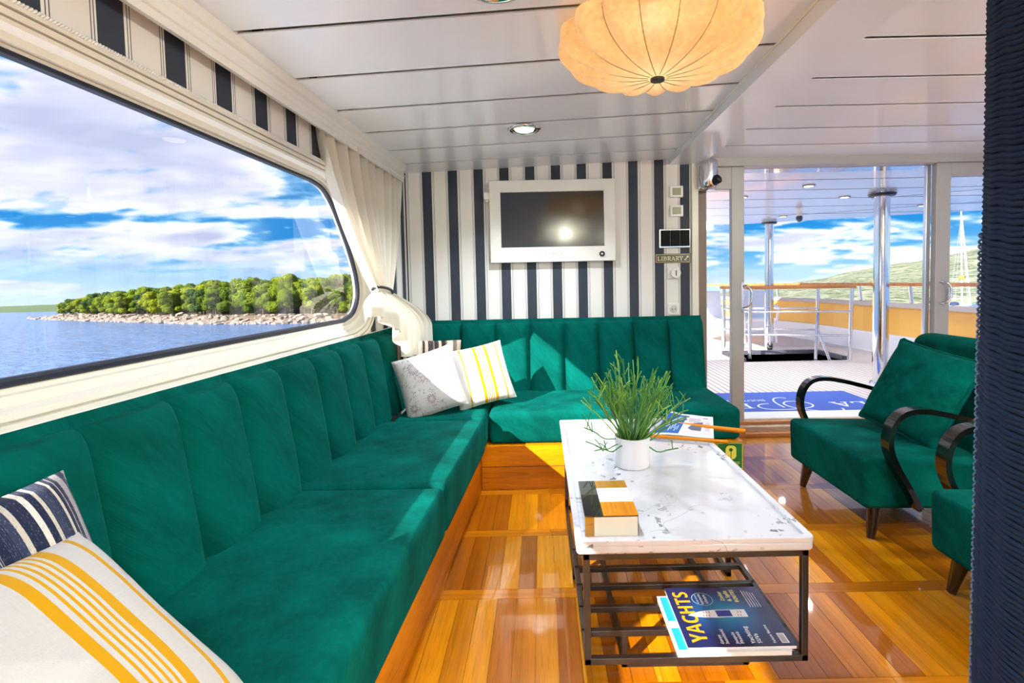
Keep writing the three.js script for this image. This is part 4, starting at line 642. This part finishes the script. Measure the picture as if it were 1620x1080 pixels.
// doormat: the writing faces the sea
{
  const tex = canvasTex(1600, 700, (g, w, h) => {
    g.fillStyle = 'rgb(52,82,168)'; g.fillRect(0, 0, w, h); const r = mulberry(3); for (let i = 0; i < 9000; i++) { g.fillStyle = r() < 0.5 ? 'rgba(90,120,200,0.3)' : 'rgba(30,50,120,0.3)'; g.fillRect(r() * w, r() * h, 3, 3); }
    g.fillStyle = 'rgb(232,238,250)'; g.strokeStyle = 'rgb(232,238,250)'; g.font = '190px serif'; g.textBaseline = 'alphabetic';
    g.fillText('L', 60, 330); g.fillText('A', 190, 330); g.lineWidth = 11; g.beginPath(); g.moveTo(330, 150); g.bezierCurveTo(300, 20, 640, 60, 660, 260); g.bezierCurveTo(670, 420, 470, 420, 470, 280); g.bezierCurveTo(470, 150, 700, 130, 800, 150); g.bezierCurveTo(900, 170, 890, 320, 760, 320); g.stroke(); g.beginPath(); g.moveTo(560, 480); g.bezierCurveTo(620, 540, 720, 480, 700, 200); g.stroke();
    g.fillText('E', 900, 330); g.fillText('R', 1040, 330); g.fillText('L', 1200, 330); g.fillText('A', 1330, 330); g.font = '64px serif'; g.fillText('BOUTIQUE CRUISER', 740, 450, 800);
  });
  const m = thing('door_mat', 'blue mat with white ship lettering on the deck outside the doors', 'mat', [0, DECK, 0]);
  const x0 = 0.95, x1 = 2.86, z0 = -4.84, z1 = -4.02; mesh('mat', box(x0, 0, z0, x1, 0.010, z1), std(rgb(48, 78, 160), 0.9), m);
  mesh('print', grid(1, 1, (u, v) => [mix(x1, x0, u), 0.0106, mix(z0, z1, v), u, v]), std(0xffffff, 0.85, { map: tex }), m);
}
// bulwark, panels and handrail follow one curve
{
  const plan = new THREE.CatmullRomCurve3([[5.15, -3.2], [4.95, -5], [4.86, -7], [4.8, -8.7], [4.45, -10.1], [3.6, -11.2], [2.4, -11.85], [0.8, -12.1], [-1.3, -12.1]].map(([x, z]) => V(x, 0, z)), false, 'centripetal');
  const N = 90, P = plan.getSpacedPoints(N), nrm = P.map((_, i) => { const t = P[Math.min(N, i + 1)].clone().sub(P[Math.max(0, i - 1)]).normalize(); return V(t.z, 0, -t.x); });
  const strip = (i0, i1, y0, y1, t0, t1) => { const pr = [[t0, y0], [t1, y0], [t1, y1], [t0, y1], [t0, y0]]; const n = i1 - i0; const g = grid(n, 4, (u, v) => { const i = i0 + Math.round(u * n), q = pr[Math.round(v * 4)]; return [P[i].x + nrm[i].x * q[0], q[1], P[i].z + nrm[i].z * q[0], i * 0.2, q[1] + q[0]]; }).toNonIndexed(); g.computeVertexNormals(); return g; };
  const b = thing('bulwark', 'white bulwark round the aft deck with yellow panels and grey capping', 'bulwark');
  mesh('bulwark_base', strip(0, N, DECK - 0.15, 0.335, -0.04, 0.06), std(rgb(228, 230, 238), 0.4, { clearcoat: 0.3 }), b);
  mesh('capping', strip(0, N, 0.715, 0.775, -0.05, 0.05), std(rgb(196, 182, 178), 0.6), b);
  const yel = [std(rgb(244, 186, 88), 0.5), std(rgb(240, 178, 76), 0.5)]; for (let i = 0, k = 0; i + 5 <= N; i += 5, k++) mesh('panel', strip(i, i + 5, 0.337, 0.713, 0.0, 0.022), yel[k % 2], b);
  const h = thing('handrail', 'curved teak handrail on steel stanchions above the yellow panels', 'handrail');
  mesh('cap_rail', strip(0, N, 1.005, 1.05, -0.045, 0.045), M.teak, h);
  mesh('mid_rail', tube(P.filter((_, i) => i % 3 === 0).map((p, i) => V(p.x - nrm[i * 3].x * 0.09, 0.53, p.z - nrm[i * 3].z * 0.09)), 0.011, 120, 6), M.steel, h);
  for (let i = 3; i < N; i += 7) { const p = P[i], n = nrm[i]; mesh('stanchion', rod([p.x - n.x * 0.09, 0.335, p.z - n.z * 0.09], [p.x - n.x * 0.01, 1.01, p.z - n.z * 0.01], 0.022), M.steel, h); }
}
// railing round the stair hatch
{
  const s = thing('stair_railing', 'steel railing with teak top round the stair hatch on the aft deck', 'railing', [0, DECK, 0]);
  const a = [2.84, -6.99], b = [4.02, -6.66], c = [4.05, -7.5], d = [2.80, -7.85], Y = 0.95;
  for (const [p, q] of [[a, 0.02], [b, 0.02], [c, 0], [d, 0]]) mesh('stanchion', rod([p[0], 0, p[1]], [p[0] + q, Y, p[1]], 0.024), M.steel, s);
  const rail = (p, q, y, r = 0.014, y2 = y) => mesh('rail', rod([p[0], y, p[1]], [q[0], y2, q[1]], r), M.steel, s);
  for (const y of [0.645, 0.33]) { rail(a, b, y); rail(c, d, y); rail(d, a, y); }
  rail([3.62, -6.75], c, 0.0, 0.02, 0.62); rail([3.78, -6.70], [4.02, -7.42], 0.0, 0.018, 0.32);
  const cap = (p, q) => { const A = V(p[0], Y + 0.02, p[1]), B = V(q[0], Y + 0.02, q[1]), L = A.distanceTo(B), g = new THREE.BoxGeometry(L + 0.12, 0.042, 0.085); boxUV(g); g.rotateY(-Math.atan2(B.z - A.z, B.x - A.x)); g.translate((A.x + B.x) / 2, A.y, (A.z + B.z) / 2); mesh('teak_cap', g, M.teak, s); }; cap(a, b); cap(c, d); cap(d, a);
  const k = thing('hatch_coaming', 'dark edged coaming round the stair opening in the deck', 'hatch', [0, DECK, 0]);
  mesh('coaming', merge([rbox(2.62, 0, -7.44, 4.02, 0.05, -7.37, 0.004), rbox(3.95, 0, -7.44, 4.02, 0.05, -6.72, 0.004), rbox(2.62, 0, -7.44, 2.69, 0.05, -6.72, 0.004)]), std(rgb(60, 62, 74), 0.5), k);
  mesh('stair_well', merge([box(2.68, -0.11, -7.38, 2.70, 0, -6.70), box(3.95, -0.11, -7.38, 3.97, 0, -6.70), box(2.68, -0.11, -7.38, 3.97, 0, -7.36), box(2.68, -0.11, -6.72, 3.97, 0, -6.70), box(2.68, -0.13, -7.38, 3.97, -0.11, -6.70)]), std(rgb(226, 228, 236), 0.5), k);
}
// white deck chairs by the stern rail
for (const [x, z, turn, label] of [[2.98, -8.75, 0.15, 'white deck chair on the aft deck left of the door stile'], [3.75, -8.95, -0.1, 'white deck chair on the aft deck right of the door stile']]) {
  const c = thing('deck_chair', label, 'chair', [x, DECK, z], turn), wh = std(rgb(240, 240, 246), 0.5);
  mesh('seat', rbox(-0.26, 0.36, -0.26, 0.26, 0.42, 0.26, 0.02), wh, c); const bk = rbox(-0.26, 0, -0.03, 0.26, 0.50, 0.03, 0.02); bk.rotateX(-0.22); bk.translate(0, 0.40, -0.26); mesh('backrest', bk, wh, c);
  for (const sx of [-1, 1]) { for (const sz of [-1, 1]) mesh('leg', rod([sx * 0.26, 0, sz * 0.26], [sx * 0.24, 0.38, sz * 0.22], 0.018), wh, c); mesh('armrest', tube([V(sx * 0.28, 0.62, -0.33), V(sx * 0.29, 0.62, 0.1), V(sx * 0.285, 0.58, 0.26), V(sx * 0.26, 0.38, 0.27)], 0.02, 16, 8), wh, c); }
}
// ---------------------------------------------------------------- sea, islands, hills: level with the horizon, so tilted against the trimmed ship
const outside = (o, x = 0, y = 0, z = 0, turn = 0) => { o.position.set(x, y, z).applyAxisAngle(V(1, 0, 0), TRIM); o.rotation.set(TRIM, turn, 0); return o; };
const SEA = -5.5;
{
  const wave = dataTex(1024, 1024, (u, v) => 0.5 * tfbm(u, v, 24, 40, 4, 2) + 0.3 * tfbm(u, v, 60, 90, 3, 4) + 0.2 * Math.abs(tfbm(u, v, 14, 22, 3, 5) - 0.5) * 2, false, [1, 1]);
  const tint = dataTex(512, 512, (u, v) => { const k = tfbm(u, v, 12, 30, 5, 1), m = 0.8 + 0.4 * k; return [78 * m, 112 * m, 162 * m]; });
  const near = grid(60, 60, (u, v) => { const x = mix(-900, 900, u), z = mix(900, -900, v); return [x, 0, z, x / 42, z / 42]; });
  const far = grid(8, 48, (u, v) => { const r = mix(890, 15000, u * u), a = v * Math.PI * 2; return [Math.cos(a) * r, -0.3, -Math.sin(a) * r, Math.cos(a) * r / 42, Math.sin(a) * r / 42]; });
  const water = std(0xffffff, 0.16, { map: tint, bumpMap: wave, bumpScale: 0.9, ior: 1.33, clearcoat: 0 });
  const s = mesh('sea', merge([near, far]), water); s.userData.kind = 'structure'; outside(s, 0, SEA, 0);
}
{
  // wooded island
  const shore = new THREE.CatmullRomCurve3([[-395, -396], [-300, -322], [-240, -276], [-185, -236], [-139, -203], [-112, -188], [-88, -182], [-64, -190], [-30, -214]].map(([x, z]) => V(x, 0, z)));
  const S = shore.getSpacedPoints(160), inl = S.map((_, i) => { const t = S[Math.min(160, i + 1)].clone().sub(S[Math.max(0, i - 1)]).normalize(); return V(t.z, 0, -t.x); });
  for (const n of inl) if (n.z > 0) n.negate();
  const hgt = (i, d) => { const edge = sstep(0, 26, Math.min(i, 170 - i)); return edge * (3.1 * sstep(-1, 9, d) + 5.0 * sstep(9, 60, d)) + (d > -1 ? 0.9 * (fbm(i * 0.9, d * 0.35, 3) - 0.5) * sstep(-2, 2, d) : 0); };
  const rockTex = dataTex(512, 512, (u, v) => { const a = tfbm(u, v, 30, 30, 4, 2), b = tfbm(u, v, 8, 8, 3, 4), k = 150 + 110 * (a - 0.3) + 40 * b; return [k, k * 0.93, k * 0.85]; });
  const land = mesh('island', grid(160, 26, (u, v) => { const i = Math.round(u * 160), d = mix(-3, 75, v * v); const p = S[i].clone().addScaledVector(inl[i], d); return [p.x, d < -1 ? -0.6 : hgt(i, d), p.z, i * 0.35, d * 0.12]; }), std(rgb(140, 130, 120), 0.95, { map: rockTex })); land.userData.kind = 'structure'; outside(land, 0, SEA, 0);
  // loose pale boulders of the shore
  const r = mulberry(8), rocks = []; for (let k = 0; k < 1700; k++) { const i = Math.floor(r() * 160), d = r() * r() * 11 - 1, s = 0.35 + r() * r() * 1.5, g = new THREE.DodecahedronGeometry(s, 0); g.scale(1 + r(), 0.55 + r() * 0.4, 1 + r() * 0.6); g.rotateY(r() * 6); g.rotateZ((r() - 0.5) * 0.8); const p = S[i].clone().addScaledVector(inl[i], d); g.translate(p.x + (r() - 0.5) * 3, hgt(i, d) + s * 0.1, p.z + (r() - 0.5) * 3); rocks.push(g); }
  const st = tag(mesh('shore_rocks', merge(rocks), std(rgb(146, 132, 120), 0.95, { flatShading: true })), 'pale boulders along the island shore', 'rocks', null, 'stuff'); outside(st, 0, SEA, 0);
  // pines: a crown of needle tufts on a trunk
  const crownMats = [rgb(104, 122, 14), rgb(78, 100, 12), rgb(122, 134, 18), rgb(54, 82, 26)].map((c) => std(c, 0.8, { transmission: 0.15, thickness: 0, specularIntensity: 0.2 }));
  const protos = [0, 1, 2, 3, 4].map((k) => {
    const q = mulberry(50 + k), blobs = [[0, 7.8, 0, 3.0]]; for (let b = 0; b < 19; b++) { const a = q() * 6.283, R = 1.2 + q() * 3.4, y = 2.2 + q() * 6.8; blobs.push([Math.cos(a) * R, y + 0.6 - R * 0.12, Math.sin(a) * R, 1.1 + q() * 1.2]); }
    const pos = [], nr = [];
    for (const [bx, by, bz, br] of blobs) { const n = Math.floor(125 * br * br); for (let j = 0; j < n; j++) { const v = V(q() - 0.5, q() - 0.42, q() - 0.5).normalize(), rr = br * (0.7 + 0.42 * q()), c = V(bx + v.x * rr, by + v.y * rr * 0.72, bz + v.z * rr), s = 0.24 + 0.30 * q(), a = V(q() - 0.5, q() - 0.5, q() - 0.5).normalize(), b = a.clone().cross(v).normalize(); a.copy(b).cross(v).normalize().addScaledVector(v, (q() - 0.5) * 0.8); for (const [e, f] of [[0.6, -0.3], [-0.6, -0.3], [0, 0.9]]) { pos.push(c.x + b.x * e * s + a.x * f * s, c.y + b.y * e * s + a.y * f * s, c.z + b.z * e * s + a.z * f * s); nr.push(v.x, v.y, v.z); } } }
    const g = new THREE.BufferGeometry(); g.setAttribute('position', new THREE.Float32BufferAttribute(pos, 3)); g.setAttribute('normal', new THREE.Float32BufferAttribute(nr, 3));
    const trunk = merge([rod([0, -0.5, 0], [0.3, 6.5, 0.1], 0.28, 0.14, 6), ...[0, 1, 2, 3].map((j) => { const b = blobs[1 + j * 3]; return rod([0.2, 3 + j * 0.7, 0], [b[0], b[1], b[2]], 0.12, 0.05, 5); })]);
    return [g, trunk];
  });
  const bark = std(rgb(96, 74, 58), 0.95), q = mulberry(99);
  const rows = [[9, 40, 5.4], [18, 34, 6.6], [30, 30, 8.0], [44, 26, 9.5]];
  for (const [d0, n, ] of rows) for (let k = 0; k < n; k++) {
    const f = (k + q() * 0.8) / n, i = Math.min(159, Math.floor(mix(22, 160, f))); const d = d0 + (q() - 0.5) * 6, p = S[i].clone().addScaledVector(inl[i], d), sc = (1.0 + 0.45 * q()) * mix(0.8, 1.0, sstep(22, 60, i)) * (d0 < 12 ? 0.72 + 0.2 * q() : 1), [cg, tg] = protos[Math.floor(q() * 5)];
    const t = new THREE.Group(); t.name = numbered('pine_tree'); scene.add(t); tag(t, 'round crowned green pine on the rocky island seen through the window', 'tree', 'pines on the island'); outside(t, p.x, SEA + hgt(i, d) - 0.2, p.z, q() * 6.28); t.scale.setScalar(sc);
    mesh('crown', cg, crownMats[Math.floor(q() * 3.5)], t); mesh('trunk', tg, bark, t);
  }
}
{
  const ridge = (name, a0, a1, r0, r1, h, mat, sd, uvs = 0.02) => { const m = mesh(name, grid(120, 24, (u, v) => { const a = mix(a0, a1, u), r = mix(r0, r1, v), y = h(u, v) * (1 + 0.0) ; return [Math.sin(a) * r, y, -Math.cos(a) * r, Math.sin(a) * r * uvs, (r * 1.0 + y * 3) * uvs]; }), mat); m.userData.kind = 'structure'; return outside(m, 0, SEA, 0); };
  const scrub = dataTex(1024, 1024, (u, v) => { const a = tfbm(u, v, 40, 40, 4, 2), b = tfbm(u, v, 10, 10, 4, 5), c = tfbm(u, v, 90, 120, 2, 7); const g = sstep(0.48, 0.56, a * 0.6 + b * 0.4), k = c > 0.62 ? 1 : 0; return k && g < 0.6 ? [248, 244, 236] : [mix(226, 120, g) + 30 * (c - 0.5), mix(224, 140, g) + 20 * (c - 0.5), mix(192, 92, g)]; });
  ridge('hillside', 0.27, 1.15, 330, 900, (u, v) => { const s = sstep(0.02, 0.75, u), e = sstep(0, 0.14, v); return -1 + e * 4 + s * 66 * sstep(0.0, 1, v) + 16 * sstep(0, 1, v) * fbm(u * 9, v * 4, 4); }, std(rgb(158, 162, 150), 0.95, { map: scrub }), 1, 0.011);
  ridge('far_coast', -1.4, -0.55, 2600, 3400, (u, v) => -2 + sstep(0, 0.4, v) * (20 + 30 * fbm(u * 7, 1, 4)), std(rgb(84, 104, 66), 0.95), 2);
}
{
  // sailing yacht anchored off the stern
  const y = thing('sailing_yacht', 'white sailing yacht anchored below the hillside seen through the right glass door', 'boat'); outside(y, 152, SEA, -186, 0.5);
  const wh = std(rgb(246, 246, 248), 0.4), sec = (t) => { const w = 2.3 * Math.pow(Math.sin(Math.PI * clamp(0.08 + t * 0.9)), 0.6); return w; };
  const hull = grid(24, 10, (u, v) => { const t = u, a = (v - 0.5) * Math.PI, w = sec(t); return [(t - 0.5) * 17, 1.7 - 2.0 * Math.cos(a) , Math.sin(a) * w]; }); mesh('hull', hull, wh, y);
  mesh('deck', grid(24, 1, (u, v) => [(u - 0.5) * 17, 1.68, (v - 0.5) * 2 * sec(u)]), wh, y);
  mesh('coach_roof', rbox(-3.5, 1.6, -1.2, 4, 2.4, 1.2, 0.3, 3), wh, y); mesh('spray_hood', new THREE.SphereGeometry(1.4, 16, 8, 0, 6.29, 0, 1.6).scale(1.2, 0.8, 1).translate(-4, 1.9, 0), std(rgb(40, 48, 84), 0.8), y);
  mesh('mast', rod([1.5, 2, 0], [1.5, 36, 0], 0.28, 0.2), wh, y); mesh('boom', rod([1.3, 4.2, 0], [-6.5, 4.0, 0], 0.2), wh, y); mesh('furled_jib', rod([8.0, 2, 0], [1.8, 34, 0], 0.3, 0.2), wh, y);
  const wire = std(rgb(150, 152, 160), 0.5); for (const e of [[-8, 2, 0], [1, 2, 2.0], [1, 2, -2.0]]) mesh('shroud', rod(e, [1.5, 34, 0], 0.05), wire, y);
  mesh('radar', rbox(0.6, 11.2, -0.7, 1.9, 12.4, 0.7, 0.2), std(rgb(240, 206, 40), 0.6), y);
}

renderer.render(scene, camera);
